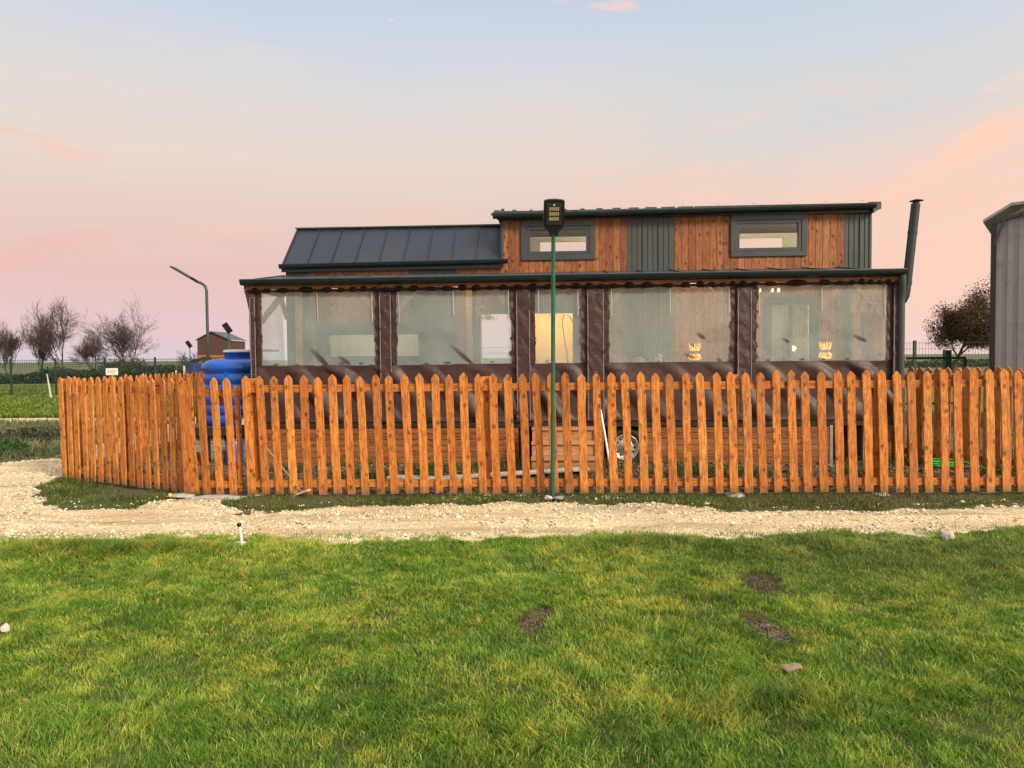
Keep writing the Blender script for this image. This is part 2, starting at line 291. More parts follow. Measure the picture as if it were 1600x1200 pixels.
def mk_road():
    m, T = newmat('pale_gravel'); g = T.n('ShaderNodeNewGeometry'); P = g.outputs['Position']
    vo = T.n('ShaderNodeTexVoronoi'); vo.inputs['Scale'].default_value = 55; T.l(P, vo.inputs['Vector'])
    st = T.n('ShaderNodeSeparateColor'); T.l(vo.outputs['Color'], st.inputs[0])
    n1 = T.noise(T.vscale(P, (0.35, 2.4, 1)), 1.6, 6, 0.65); n2 = T.noise(P, 26, 5, 0.7)
    c = T.mix(st.outputs[0], (0.44, 0.355, 0.20, 1), (0.84, 0.74, 0.48, 1))
    c = T.mix(T.ramp(n1, [(0.42, (0, 0, 0)), (0.66, (1, 1, 1))]), c, (0.58, 0.41, 0.24, 1))
    dk = T.ramp(T.noise(T.vscale(P, (0.5, 3.2, 1)), 1.1, 6, 0.7, 0.4), [(0.51, (0, 0, 0)), (0.68, (1, 1, 1))])
    c = T.mix(T.math('MULTIPLY', dk, 0.7), c, (0.22, 0.165, 0.095, 1))
    gy = T.n('ShaderNodeSeparateXYZ'); T.l(P, gy.inputs[0])
    q = T.math('ADD', T.math('POWER', T.math('DIVIDE', T.math('ABSOLUTE', T.math('SUBTRACT', gy.outputs[0], 1.25)), 0.9), 2.0), T.math('POWER', T.math('DIVIDE', T.math('ABSOLUTE', T.math('SUBTRACT', gy.outputs[1], 8.0)), 0.28), 2.0))
    gm = T.math('MULTIPLY', T.math('SUBTRACT', 1.2, q, clamp=True), T.ramp(n2, [(0.35, (0, 0, 0)), (0.6, (1, 1, 1))]))
    c = T.mix(T.math('MULTIPLY', gm, 0.75), c, (0.24, 0.23, 0.23, 1))
    wob_ = T.math('MULTIPLY', T.math('SUBTRACT', T.noise(P, 0.8, 3), 0.5), 0.5)
    for yc, wd_ in ((7.05, 0.17), (7.86, 0.15)):
        q_ = T.math('POWER', T.math('DIVIDE', T.math('ABSOLUTE', T.math('SUBTRACT', T.math('ADD', gy.outputs[1], wob_), yc)), wd_), 2.0)
        band = T.math('MULTIPLY', T.math('SUBTRACT', 1.0, q_, clamp=True), T.ramp(T.noise(T.vscale(P, (0.6, 3, 1)), 3.0, 5, 0.7), [(0.35, (0, 0, 0)), (0.6, (1, 1, 1))]))
        c = T.mix(T.math('MULTIPLY', T.math('MULTIPLY', band, 0.6), T.math('GREATER_THAN', gy.outputs[0], -7.0)), c, (0.40, 0.28, 0.16, 1))
    h = T.math('ADD', T.math('MULTIPLY', vo.outputs['Distance'], -0.6), n2)
    finish(T, c, 0.9, 0, h, 0.02, 0.9, 0.2); return m
MAT['road'] = mk_road()
def mk_silo():
    m, T = newmat('weathered_sheet'); tc = T.n('ShaderNodeTexCoord'); P = tc.outputs['Object']
    n = T.noise(T.vscale(P, (1, 1, 0.15)), 3.5, 6, 0.7); n2 = T.noise(P, 2.5, 6, 0.75, 0.5)
    c = T.mix(n, (0.24, 0.225, 0.23, 1), (0.42, 0.40, 0.40, 1))
    c = T.mix(T.math('MULTIPLY', T.ramp(n2, [(0.5, (0, 0, 0)), (0.68, (1, 1, 1))]), 0.4), c, (0.12, 0.12, 0.12, 1))
    finish(T, c, 0.55, 0.2, n2, 0.004, 0.5); return m
MAT['silo'] = mk_silo()

# ------------------------------------------------------------------ mesh builder
class MB:
    def __init__(s): s.v = []; s.f = []; s.r = []; s.s = []
    def add(s, vs, fs, rnd=None, smooth=False):
        b = len(s.v); s.v += [tuple(p) for p in vs]; s.f += [tuple(b+i for i in f) for f in fs]
        r = random.random() if rnd is None else rnd
        s.r += [r]*len(fs); s.s += [smooth]*len(fs); return s
    def box(s, x0, x1, y0, y1, z0, z1, rnd=None, bev=0.0):
        if bev <= 0:
            vs = [(x, y, z) for x in (x0, x1) for y in (y0, y1) for z in (z0, z1)]
            return s.add(vs, [(0, 1, 3, 2), (4, 6, 7, 5), (0, 4, 5, 1), (2, 3, 7, 6), (0, 2, 6, 4), (1, 5, 7, 3)], rnd)
        b = bev; vs = []
        for x, sx in ((x0, 1), (x1, -1)):
            for y, sy in ((y0, 1), (y1, -1)):
                for z, sz in ((z0, 1), (z1, -1)):
                    vs += [(x, y+sy*b, z+sz*b), (x+sx*b, y, z+sz*b), (x+sx*b, y+sy*b, z)]
        I = lambda i, j, k, a: ((i*2+j)*2+k)*3+a; F = []
        for i in (0, 1): q = [I(i, 0, 0, 0), I(i, 0, 1, 0), I(i, 1, 1, 0), I(i, 1, 0, 0)]; F.append(q if i == 0 else q[::-1])
        for j in (0, 1): q = [I(0, j, 0, 1), I(1, j, 0, 1), I(1, j, 1, 1), I(0, j, 1, 1)]; F.append(q if j == 0 else q[::-1])
        for k in (0, 1): q = [I(0, 0, k, 2), I(0, 1, k, 2), I(1, 1, k, 2), I(1, 0, k, 2)]; F.append(q if k == 0 else q[::-1])
        for j in (0, 1):
            for k in (0, 1): F.append([I(0, j, k, 1), I(1, j, k, 1), I(1, j, k, 2), I(0, j, k, 2)])
        for i in (0, 1):
            for k in (0, 1): F.append([I(i, 0, k, 0), I(i, 1, k, 0), I(i, 1, k, 2), I(i, 0, k, 2)])
            for j in (0, 1): F.append([I(i, j, 0, 0), I(i, j, 1, 0), I(i, j, 1, 1), I(i, j, 0, 1)])
        for i in (0, 1):
            for j in (0, 1):
                for k in (0, 1): F.append([I(i, j, k, 0), I(i, j, k, 1), I(i, j, k, 2)])
        return s.add(vs, F, rnd)
    def bar(s, a, b, wx, wy, rnd=None, up=(0, 0, 1)):
        a = Vector(a); b = Vector(b); d = (b-a).normalized(); u = Vector(up)
        if abs(d.dot(u)) > 0.95: u = Vector((0, 1, 0))
        x = d.cross(u).normalized()*wx/2; y = x.cross(d).normalized()*wy/2
        vs = [p+i*x+j*y for p in (a, b) for i, j in ((-1, -1), (1, -1), (1, 1), (-1, 1))]
        return s.add(vs, [(3, 2, 1, 0), (4, 5, 6, 7), (0, 1, 5, 4), (1, 2, 6, 5), (2, 3, 7, 6), (3, 0, 4, 7)], rnd)
    def tube(s, pts, rad, n=8, rnd=None, caps=True, smooth=True):
        pts = [Vector(p) for p in pts]; rs = rad if isinstance(rad, (list, tuple)) else [rad]*len(pts)
        vs = []; prev = None
        for i, p in enumerate(pts):
            d = (pts[min(i+1, len(pts)-1)]-pts[max(i-1, 0)])
            d = d.normalized() if d.length > 1e-9 else Vector((0, 0, 1))
            if prev is None: prev = d.orthogonal().normalized()
            x = prev-d*prev.dot(d)
            x = x.normalized() if x.length > 1e-6 else d.orthogonal().normalized()
            prev = x; y = d.cross(x)
            for k in range(n): a = 2*math.pi*k/n; vs.append(p+(x*math.cos(a)+y*math.sin(a))*rs[i])
        F = [(i*n+k, i*n+(k+1) % n, (i+1)*n+(k+1) % n, (i+1)*n+k) for i in range(len(pts)-1) for k in range(n)]
        s.add(vs, F, rnd, smooth)
        if caps:
            s.add([vs[k] for k in range(n)][::-1], [tuple(range(n))], rnd); s.add(vs[-n:], [tuple(range(n))], rnd)
        return s
    def lathe(s, prof, cx=0, cy=0, n=24, rnd=None, smooth=True):
        vs = [(cx+r*math.cos(2*math.pi*k/n), cy+r*math.sin(2*math.pi*k/n), z) for r, z in prof for k in range(n)]
        F = [(i*n+k, i*n+(k+1) % n, (i+1)*n+(k+1) % n, (i+1)*n+k) for i in range(len(prof)-1) for k in range(n)]
        return s.add(vs, F, rnd, smooth)
    def extr(s, prof, a0, a1, axis=0, rnd=None, smooth=False, caps=True):   # closed profile in the two other axes
        n = len(prof)
        def P(t, q):
            return (t, q[0], q[1]) if axis == 0 else ((q[0], t, q[1]) if axis == 1 else (q[0], q[1], t))
        vs = [P(a0, q) for q in prof]+[P(a1, q) for q in prof]
        s.add(vs, [(k, (k+1) % n, n+(k+1) % n, n+k) for k in range(n)], rnd, smooth)
        if caps: s.add(vs[:n], [tuple(range(n))[::-1]], rnd); s.add(vs[n:], [tuple(range(n))], rnd)
        return s
    def grid(s, fn, nu, nv, rnd=0.0, smooth=True):
        vs = [fn(i/nu, j/nv) for j in range(nv+1) for i in range(nu+1)]; w = nu+1
        return s.add(vs, [(j*w+i, j*w+i+1, (j+1)*w+i+1, (j+1)*w+i) for j in range(nv) for i in range(nu)], rnd, smooth)
    def build(s, name, mat, parent=None, attrs=None):
        me = bpy.data.meshes.new(name); me.from_pydata([tuple(p) for p in s.v], [], s.f)
        a = me.attributes.new('rnd', 'FLOAT', 'FACE'); a.data.foreach_set('value', s.r)
        me.polygons.foreach_set('use_smooth', s.s)
        if attrs:
            for k, vals in attrs.items():
                t = me.attributes.new(k, 'FLOAT', 'POINT'); t.data.foreach_set('value', list(vals))
        me.materials.append(MAT[mat] if isinstance(mat, str) else mat); me.update()
        o = bpy.data.objects.new(name, me); C.objects.link(o)
        if parent is not None: o.parent = parent
        return o
def tag(o, label=None, cat=None, group=None, kind=None):
    for k, v in (('label', label), ('category', cat), ('group', group), ('kind', kind)):
        if v: o[k] = v
    return o
def empty(name, loc, label, cat, rz=0.0, group=None):
    o = bpy.data.objects.new(name, None); C.objects.link(o); o.location = loc; o.rotation_euler = (0, 0, rz); o.empty_display_size = 0.2
    return tag(o, label, cat, group)
def npmesh(name, V, F, mat, col=None, smooth=False, parent=None):
    me = bpy.data.meshes.new(name); V = np.asarray(V, np.float32); F = np.asarray(F, np.int32); k = F.shape[1]
    me.vertices.add(len(V)); me.vertices.foreach_set('co', V.ravel())
    me.loops.add(F.size); me.loops.foreach_set('vertex_index', F.ravel())
    me.polygons.add(len(F)); me.polygons.foreach_set('loop_start', np.arange(0, F.size, k, dtype=np.int32)); me.polygons.foreach_set('loop_total', np.full(len(F), k, np.int32))
    me.update(calc_edges=True)
    if smooth: me.polygons.foreach_set('use_smooth', np.ones(len(F), bool))
    if col is not None:
        a = me.attributes.new('col', 'FLOAT_COLOR', 'POINT'); cc = np.ones((len(V), 4), np.float32); cc[:, :3] = col; a.data.foreach_set('color', cc.ravel())
    me.materials.append(MAT[mat]); o = bpy.data.objects.new(name, me); C.objects.link(o)
    if parent is not None: o.parent = parent
    return o

# ------------------------------------------------------------------ ground, road, soil
def poly_sdf(x, y, poly):
    P = np.array(poly, float); d = np.full(x.shape, 1e9); ins = np.zeros(x.shape, bool)
    for i in range(len(P)):
        a = P[i]; b = P[(i+1) % len(P)]; e = b-a
        t = np.clip(((x-a[0])*e[0]+(y-a[1])*e[1])/(e@e), 0, 1); d = np.minimum(d, np.hypot(x-a[0]-t*e[0], y-a[1]-t*e[1]))
        c = (a[1] > y) != (b[1] > y)
        with np.errstate(divide='ignore', invalid='ignore'): xi = (b[0]-a[0])*(y-a[1])/(b[1]-a[1])+a[0]
        ins ^= c & (x < xi)
    return np.where(ins, d, -d)
ROAD = [(-30, 6.1), (-8, 6.35), (-5, 6.62), (-3.4, 6.72), (-2.2, 6.60), (-1.6, 6.42), (-0.6, 6.62), (0.8, 6.6), (1.6, 6.45), (2.4, 6.45), (3.3, 6.58), (5, 6.62), (8, 6.7), (30, 7.2),
        (30, 8.6), (9, 8.05), (6, 7.98), (4.5, 7.92), (3.4, 7.72), (2.6, 7.85), (1.5, 8.22), (0, 8.34), (-1, 8.28), (-2, 8.16), (-3.0, 8.05), (-3.35, 8.35), (-3.4, 8.75), (-4.1, 8.75), (-4.2, 8.25), (-4.8, 8.2), (-5.4, 8.6), (-6.05, 9.35), (-6.35, 10.35),
        (-6.6, 12), (-6.6, 20), (-6.2, 21.3), (-30, 22.0), (-30, 20.9), (-9.0, 20.2), (-8.1, 14), (-7.8, 12.7), (-8.6, 11.9), (-12, 11.0), (-30, 10)]
def road_sdf(x, y): return poly_sdf(x, y, ROAD)+(fbm(x, y, 2.6, 4, 40)-0.5)*0.42
def gh(x, y):
    x = np.asarray(x, float); y = np.asarray(y, float)
    h = (fbm(x, y, 0.8, 3, 3)-0.5)*0.06+(fbm(x, y, 4, 3, 5)-0.5)*0.025
    h = h*(1-sstep(14, 30, y))
    h = h+0.035*np.exp(-((y-6.25)/0.35)**2)*(x > -30)
    h = h+0.045*np.exp(-((y-8.6)/0.25)**2)*(x > -3.2)
    return h
xs = np.concatenate([-np.geomspace(700, 12, 40), np.linspace(-11.9, 11.9, 300), np.geomspace(12, 700, 40)])
ys = np.concatenate([[-60, -30, -12, -5], np.linspace(-2, 15, 220), np.geomspace(15.2, 1400, 60)])
XX, YY = np.meshgrid(xs, ys); ZZ = gh(XX, YY)
sd = road_sdf(XX, YY); ZZ = np.where(sd > 0, ZZ*0.3-0.03*sstep(0, 0.3, sd), ZZ)
nx = len(xs); ny = len(ys)
idx = (np.arange(ny-1)[:, None]*nx+np.arange(nx-1)[None]).ravel()
F = np.stack([idx, idx+1, idx+nx+1, idx+nx], 1)
g = npmesh('ground', np.stack([XX.ravel(), YY.ravel(), ZZ.ravel()], 1), F, 'ground', smooth=True); tag(g, kind='structure', label='grassy field ground reaching the horizon')
def sheet(name, x0, x1, y0, y1, st, zf, keep, mat):
    x = np.arange(x0, x1, st); y = np.arange(y0, y1, st); XX, YY = np.meshgrid(x, y); ZZ = zf(XX, YY); K = keep(XX, YY); nx = len(x)
    idx = (np.arange(len(y)-1)[:, None]*nx+np.arange(nx-1)[None]); kf = K[:-1, :-1] & K[1:, 1:] & K[1:, :-1] & K[:-1, 1:]
    idx = idx[kf]; F = np.stack([idx, idx+1, idx+nx+1, idx+nx], 1)
    u, inv = np.unique(F.ravel(), return_inverse=True); V = np.stack([XX.ravel(), YY.ravel(), ZZ.ravel()], 1)[u]
    return npmesh(name, V, inv.reshape(F.shape), mat, smooth=True)
def road_z(x, y):
    s = road_sdf(x, y)
    rut = -0.022*np.exp(-((y-7.05-0.05*np.sin(x))/0.14)**2)-0.018*np.exp(-((y-7.85+0.05*np.sin(x*0.8))/0.14)**2)
    inner = sstep(-0.12, 0.12, s)
    return gh(x, y)*0.3 + rut*(x > -5)+(fbm(x, y, 9, 4, 60)-0.5)*0.036 + (fbm(x*0.5, y*3, 1, 3, 63)-0.5)*0.035 - 0.045*(1-inner)+0.008
r = sheet('gravel_road', -26, 14, 5.9, 22.2, 0.06, road_z, lambda x, y: (road_sdf(x, y) > -0.14), 'road'); tag(r, kind='structure', label='pale gravel track passing in front of the wooden fence')
PLOT = [(-3.1, 8.66), (0, 8.50), (3, 8.44), (9, 8.22), (9, 17), (-6.1, 17), (-6.15, 10.2), (-4, 9.05)]
def soil_z(x, y):
    s = poly_sdf(x, y, PLOT)
    return gh(x, y)*0.5+(fbm(x, y, 6, 4, 80)-0.45)*0.10*sstep(0.0, 0.4, s)+0.02-0.05*(1-sstep(-0.05, 0.2, s+(fbm(x, y, 5, 3, 82)-.5)*0.3))
s_ = sheet('soil', -6.3, 9.2, 8.4, 17, 0.05, soil_z, lambda x, y: poly_sdf(x, y, PLOT) > -0.15, 'soil'); tag(s_, kind='structure', label='bare dark soil inside the fenced plot')

# stones and clods (countless)
def lumps(name, pts, size, cols, mat, label, flat=0.6):
    n = len(pts); base = np.array([(1, 0, 0), (-1, 0, 0), (0, 1, 0), (0, -1, 0), (0, 0, 1), (0, 0, -1), (.6, .6, .55), (-.6, .6, .5), (-.6, -.6, .6), (.6, -.6, .5)], float)[:6]
    V = base[None]*(0.7+0.6*RNG.random((n, 6, 1))); V += (RNG.random((n, 6, 3))-0.5)*0.5
    V[:, :, 2] *= flat; V *= size[:, None, None]
    a = RNG.random(n)*6.283; ca, sa = np.cos(a)[:, None], np.sin(a)[:, None]
    x = V[:, :, 0]*ca-V[:, :, 1]*sa; y = V[:, :, 0]*sa+V[:, :, 1]*ca; V[:, :, 0] = x; V[:, :, 1] = y
    V += pts[:, None, :]
    f = np.array([(0, 2, 4), (2, 1, 4), (1, 3, 4), (3, 0, 4), (2, 0, 5), (1, 2, 5), (3, 1, 5), (0, 3, 5)])
    F = (f[None]+np.arange(n)[:, None, None]*6).reshape(-1, 3)
    o = npmesh(name, V.reshape(-1, 3), F, mat, np.repeat(cols, 6, 0)); tag(o, label, kind='stuff'); return o
n = 110000; x = RNG.uniform(-9.5, 9.5, n); y = RNG.uniform(6.1, 13, n); s = road_sdf(x, y)
den = fbm(x, y*2, 1.3, 3, 70)
k = (s > -0.18) & (np.abs(x) < y*0.78+0.6) & (RNG.random(n) < np.clip(0.25+1.6*(den-0.4)+0.5*np.exp(-(s/0.25)**2), 0.05, 1)*np.where(s < 0, 0.35, 1))
x, y, s = x[k], y[k], s[k]; z = np.where(s > -0.1, road_z(x, y), gh(x, y))+0.001
sz = RNG.uniform(0.006, 0.018, len(x))*(1+(RNG.random(len(x)) < 0.04)*1.3)
b = RNG.uniform(0.4, 1.0, len(x))[:, None]; cols = np.where(RNG.random((len(x), 1)) < 0.12, np.array([[0.28, 0.26, 0.24]]), np.array([[0.86, 0.74, 0.52]]))*b
lumps('gravel', np.stack([x, y, z], 1), sz, cols, 'stonecol', 'loose pale stones strewn over the gravel track')
n = 16000; x = RNG.uniform(-6.8, 8.8, n); y = 8.0+4.2*RNG.random(n)**1.4; pd_ = poly_sdf(x, y, PLOT); k = (pd_ > 0.0) | ((pd_ > -0.5) & (road_sdf(x, y) < 0) & (RNG.random(n) < 0.12)); x, y = x[k], y[k]
cols = np.array([[0.13, 0.085, 0.052]])*RNG.uniform(0.5, 1.6, (len(x), 1))
lumps('soil_clods', np.stack([x, y, np.where(poly_sdf(x, y, PLOT) > 0, soil_z(x, y), gh(x, y))+0.006], 1), np.where(poly_sdf(x, y, PLOT) > 0.25, RNG.uniform(0.01, 0.05, len(x)), RNG.uniform(0.006, 0.022, len(x))), cols, 'stonecol', 'crumbled dark clods of earth behind the fence')

pp = []
for bx, by, rx, ry, ang, m_ in [(0.13, 4.52, 0.10, 0.26, -0.3, 380), (1.52, 4.38, 0.10, 0.30, 0.2, 420), (1.80, 5.25, 0.16, 0.30, -0.1, 200)]:
    u = RNG.normal(0, 0.45, m_)*rx; v = RNG.normal(0, 0.45, m_)*ry; pp.append(np.stack([bx+u*math.cos(ang)-v*math.sin(ang), by+u*math.sin(ang)+v*math.cos(ang)], 1))
pp = np.concatenate(pp); cols = np.array([[0.12, 0.095, 0.052]])*RNG.uniform(0.4, 1.5, (len(pp), 1))
lumps('soil_crumbs', np.stack([pp[:, 0], pp[:, 1], gh(pp[:, 0], pp[:, 1])+0.002], 1), RNG.uniform(0.003, 0.014, len(pp)), cols, 'stonecol', 'crumbly soil in the bare scrapes of the lawn')

# ------------------------------------------------------------------ grass
def blades(name, x, y, z, h, wd, cols, label, lean=0.5, kind='stuff', dirn=None):
    n = len(x); a = RNG.random(n)*6.283 if dirn is None else dirn
    la = a+RNG.normal(0, 1.6, n); ln = h*lean*RNG.uniform(0.2, 1.3, n)
    f = RNG.random(n)*6.283; wx = np.cos(f)*wd/2; wy = np.sin(f)*wd/2; lx = np.cos(la)*ln; ly = np.sin(la)*ln
    V = np.zeros((n, 5, 3)); 
    V[:, 0] = np.stack([x-wx, y-wy, z-0.01], 1); V[:, 1] = np.stack([x+wx, y+wy, z-0.01], 1)
    V[:, 2] = np.stack([x-wx*.75+lx*.35, y-wy*.75+ly*.35, z+h*.6], 1); V[:, 3] = np.stack([x+wx*.75+lx*.35, y+wy*.75+ly*.35, z+h*.6], 1)
    V[:, 4] = np.stack([x+lx, y+ly, z+h], 1)
    Fs = np.array([(0, 1, 3), (0, 3, 2), (2, 3, 4)]); F = (Fs[None]+np.arange(n)[:, None, None]*5).reshape(-1, 3)
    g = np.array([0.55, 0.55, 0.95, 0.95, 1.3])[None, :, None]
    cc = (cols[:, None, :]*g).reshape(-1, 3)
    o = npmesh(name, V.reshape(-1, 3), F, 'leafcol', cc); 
    if label: tag(o, label, kind=kind)
    return o
def lawn_cols(x, y, n):
    p = fbm(x, y, 1.1, 3, 21); q = fbm(x, y, 3.5, 3, 25); q2 = fbm(x, y, 11, 3, 27); wv_ = np.sin((x*0.85+y*0.5)*7.5+4*p)*0.5+0.5; t = np.clip((p-0.5)*0.8+(q-0.5)*1.2+(q2-0.5)*1.6+(wv_-0.5)*0.16+0.38+RNG.normal(0, 0.25, n), 0, 1)[:, None]
    gr = np.array([[0.085, 0.185, 0.018]]); yl = np.array([[0.36, 0.375, 0.055]]); md = np.array([[0.16, 0.275, 0.028]])
    c = np.where(t < 0.5, gr+(md-gr)*t*2, md+(yl-md)*(t*2-1))
    dry = (RNG.random((n, 1)) < 0.05); c = np.where(dry, np.array([[0.42, 0.33, 0.12]]), c)
    sc = fbm(x, y, 0.7, 3, 29)[:, None]*sstep(4.6, 6.0, y)[:, None]*sstep(0.5, 2.5, x)[:, None]      # scrubbier, greyer far right of the lawn
    c = c*(1-sc*0.55)+np.array([[0.12, 0.115, 0.05]])*sc*0.55
    return c*RNG.uniform(0.75, 1.55, (n, 1))*(0.78+0.5*fbm(x, y, 16, 2, 26))[:, None]
n = 1850000; y = 2.2+(6.95-2.2)*RNG.random(n)**0.85; x = RNG.uniform(-1, 1, n)*(0.74*y+1.5)
s = road_sdf(x, y)
bare = np.zeros(n)
for bx, by, rx, ry, ang in [(0.13, 4.52, 0.10, 0.26, -0.3), (1.52, 4.38, 0.10, 0.30, 0.2), (1.80, 5.25, 0.16, 0.30, -0.1), (-2.1, 4.35, 0.06, 0.04, 0)]:
    u = (x-bx)*math.cos(ang)+(y-by)*math.sin(ang); v = -(x-bx)*math.sin(ang)+(y-by)*math.cos(ang); bare = np.maximum(bare, 1.3-(u/rx)**2-(v/ry)**2+(fbm(x, y, 9, 3, 49)-0.5)*1.6*(np.hypot(u/rx, v/ry) < 1.8))
hn = fbm(x, y, 1.6, 4, 31); hn2 = fbm(x, y, 5, 3, 35)
tall = 1.1*np.exp(-(((x-1.28)/0.16)**2+((y-4.92)/0.07)**2))+0.9*np.exp(-(((x-1.2)/0.42)**2+((y-3.42)/0.2)**2))+0.55*np.exp(-((y-6.25)/0.25)**2)*sstep(0.40, 0.6, fbm(x, y, 1.1, 2, 37))*1.8
pr = np.clip(0.30+0.9*(hn2-0.3), 0.1, 1)*np.where(bare > 0.3+RNG.random(n)*0.6, 0.32, 1)*np.where(s > 0, np.exp(-s*9)*0.9*(hn2 > 0.46), 1)*(0.55+0.9*fbm(x, y, 14, 2, 34))
thin = sstep(0.55, 0.72, fbm(x, y, 2.2, 3, 33)); pr = pr*(1-0.15*thin)
k = RNG.random(n) < pr; x, y, hn, hn2, tall, bare = x[k], y[k], hn[k], hn2[k], tall[k], bare[k]; n = len(x)
h = (0.009+0.020*np.clip(hn-0.2, 0, 1)+0.013*hn2+0.018*fbm(x, y, 12, 3, 36)**2)*RNG.uniform(0.5, 1.5, n)*(1+tall*1.5)*np.where(RNG.random(n) < 0.03, 1.6, 1)
h = h*np.where(bare > 0.4, 0.5, 1)
c = lawn_cols(x, y, n); bb = np.clip(bare, 0, 1)[:, None]; c = c*(1-bb)+np.array([[0.15, 0.11, 0.065]])*RNG.uniform(0.4, 1.3, (n, 1))*bb; c = c*(1-0.38*np.clip(tall, 0, 1)[:, None])*np.array([[1, 1, 1]])
dirn = fbm(x, y, 1.5, 2, 39)*12
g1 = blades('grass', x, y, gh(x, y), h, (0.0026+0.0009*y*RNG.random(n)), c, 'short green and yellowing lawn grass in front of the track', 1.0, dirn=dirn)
# verge by the fence, plot greens, corner verge on the left
n = 120000; x = RNG.uniform(-6.9, 8.5, n); y = RNG.uniform(7.6, 10.4, n); s = road_sdf(x, y)
pd = poly_sdf(x, y, PLOT); k = (s < 0.05) & (pd < 0.08) & (RNG.random(n) < 0.20+1.2*(fbm(x, y, 3, 3, 45)-0.35)); x, y = x[k], y[k]; n = len(x)
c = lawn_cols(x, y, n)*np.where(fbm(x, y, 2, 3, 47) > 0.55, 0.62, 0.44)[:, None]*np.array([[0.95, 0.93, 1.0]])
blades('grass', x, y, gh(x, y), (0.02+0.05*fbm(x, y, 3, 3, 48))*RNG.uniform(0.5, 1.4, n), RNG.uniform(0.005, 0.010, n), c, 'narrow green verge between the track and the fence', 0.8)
n = 26000; x = RNG.uniform(-5.5, 8, n); y = RNG.uniform(9.6, 11.9, n); k = (fbm(x, y, 1.5, 3, 55) > 0.54) & (poly_sdf(x, y, PLOT) > 0.1); x, y = x[k], y[k]; n = len(x)
blades('weeds', x, y, soil_z(x, y), RNG.uniform(0.04, 0.14, n), RNG.uniform(0.006, 0.013, n), np.array([[0.05, 0.11, 0.02]])*RNG.uniform(0.5, 1.5, (n, 1)), 'green weeds sprouting from the soil under the house', 0.7)
# rough brush beyond the track on the left
n = 60000; x = RNG.uniform(-24, -7.4, n); y = RNG.uniform(11.6, 20.5, n); k = (poly_sdf(x, y, ROAD) < -0.15) & (x > -0.85*y-1) & (RNG.random(n) < 0.25+fbm(x, y, 1.2, 3, 57)*0.9); x, y = x[k], y[k]; n = len(x)
m = fbm(x, y, 0.5, 3, 58)[:, None]; dk = np.exp(-((y-12.9)/0.6)**2)[:, None]
c = np.array([[0.22, 0.20, 0.11]])*(1-m)+np.array([[0.13, 0.16, 0.055]])*m; c = c*(1-0.5*dk)+np.array([[0.02, 0.05, 0.01]])*dk*0.5
blades('weeds', x, y, gh(x, y), RNG.uniform(0.02, 0.16, n)*(0.4+1.1*fbm(x, y, 1.2, 3, 59)), RNG.uniform(0.012, 0.035, n), c*RNG.uniform(0.6, 1.4, (n, 1)), 'dull rough weeds beyond the track on the left', 0.7)
n = 50000; y = 21.8+30*RNG.random(n)**1.6; x = -RNG.uniform(0.3, 0.85, n)*y; c = lawn_cols(x, y, n)*0.62
blades('grass', x, y, y*0, RNG.uniform(0.04, 0.14, n), RNG.uniform(0.02, 0.05, n), c, 'bright green meadow behind the fence on the left', 0.8)

# ------------------------------------------------------------------ picket fences
def picket_mesh(i, w=0.092, t=0.021, h=1.40):
    rr = random.Random(i*13+5); top = h+rr.uniform(-0.006, 0.008); pk = rr.uniform(0.050, 0.062); sk_ = rr.uniform(-0.006, 0.006)
    prof = [(-w/2, 0), (w/2, rr.uniform(-0.004, 0.004)), (w/2, top-pk-sk_), (w*0.22, top-pk*0.32), (rr.uniform(-.005, .005), top), (-w*0.22, top-pk*0.32), (-w/2, top-pk+sk_)]
    mb = MB(); n = len(prof); bow = rr.uniform(-0.008, 0.008); N = 8
    # stacked rings along the height so that the board bows and its edges waver
    rows = []
    for j in range(N+1):
        z = (top-pk-0.01)*j/N; o = bow*math.sin(math.pi*j/N); e1 = rr.uniform(-.0022, .0022); e2 = rr.uniform(-.0022, .0022); tw = rr.uniform(-.002, .002)
        b = 0.003
        rows.append([(-w/2+o+e1+b, -t/2+tw, z), (w/2+o+e2-b, -t/2-tw, z), (w/2+o+e2, -t/2+b-tw, z), (w/2+o+e2, t/2, z), (-w/2+o+e1, t/2, z), (-w/2+o+e1, -t/2+b+tw, z)])
    vs = [p for r_ in rows for p in r_]
    F = [(j*6+k, j*6+(k+1) % 6, (j+1)*6+(k+1) % 6, (j+1)*6+k) for j in range(N) for k in range(6)]+[tuple(range(6))[::-1]]
    mb.add(vs, F, 0.0)
    z0 = top-pk-0.01; pr = [(-w/2, z0), (w/2, z0), (w/2, top-pk-sk_), (w*0.22, top-pk*0.32), (0, top), (-w*0.22, top-pk*0.32), (-w/2, top-pk+sk_)]
    m = len(pr); mb.add([(a, -t/2, b) for a, b in pr]+[(a, t/2, b) for a, b in pr], [tuple(range(m)), tuple(range(m, 2*m))[::-1]]+[(k, m+k, m+(k+1) % m, (k+1) % m) for k in range(1, m)], 0.0)
    me = mb.build('picket', 'fence'); d = me.data; bpy.data.objects.remove(me); return d
PICK = [picket_mesh(i) for i in range(9)]
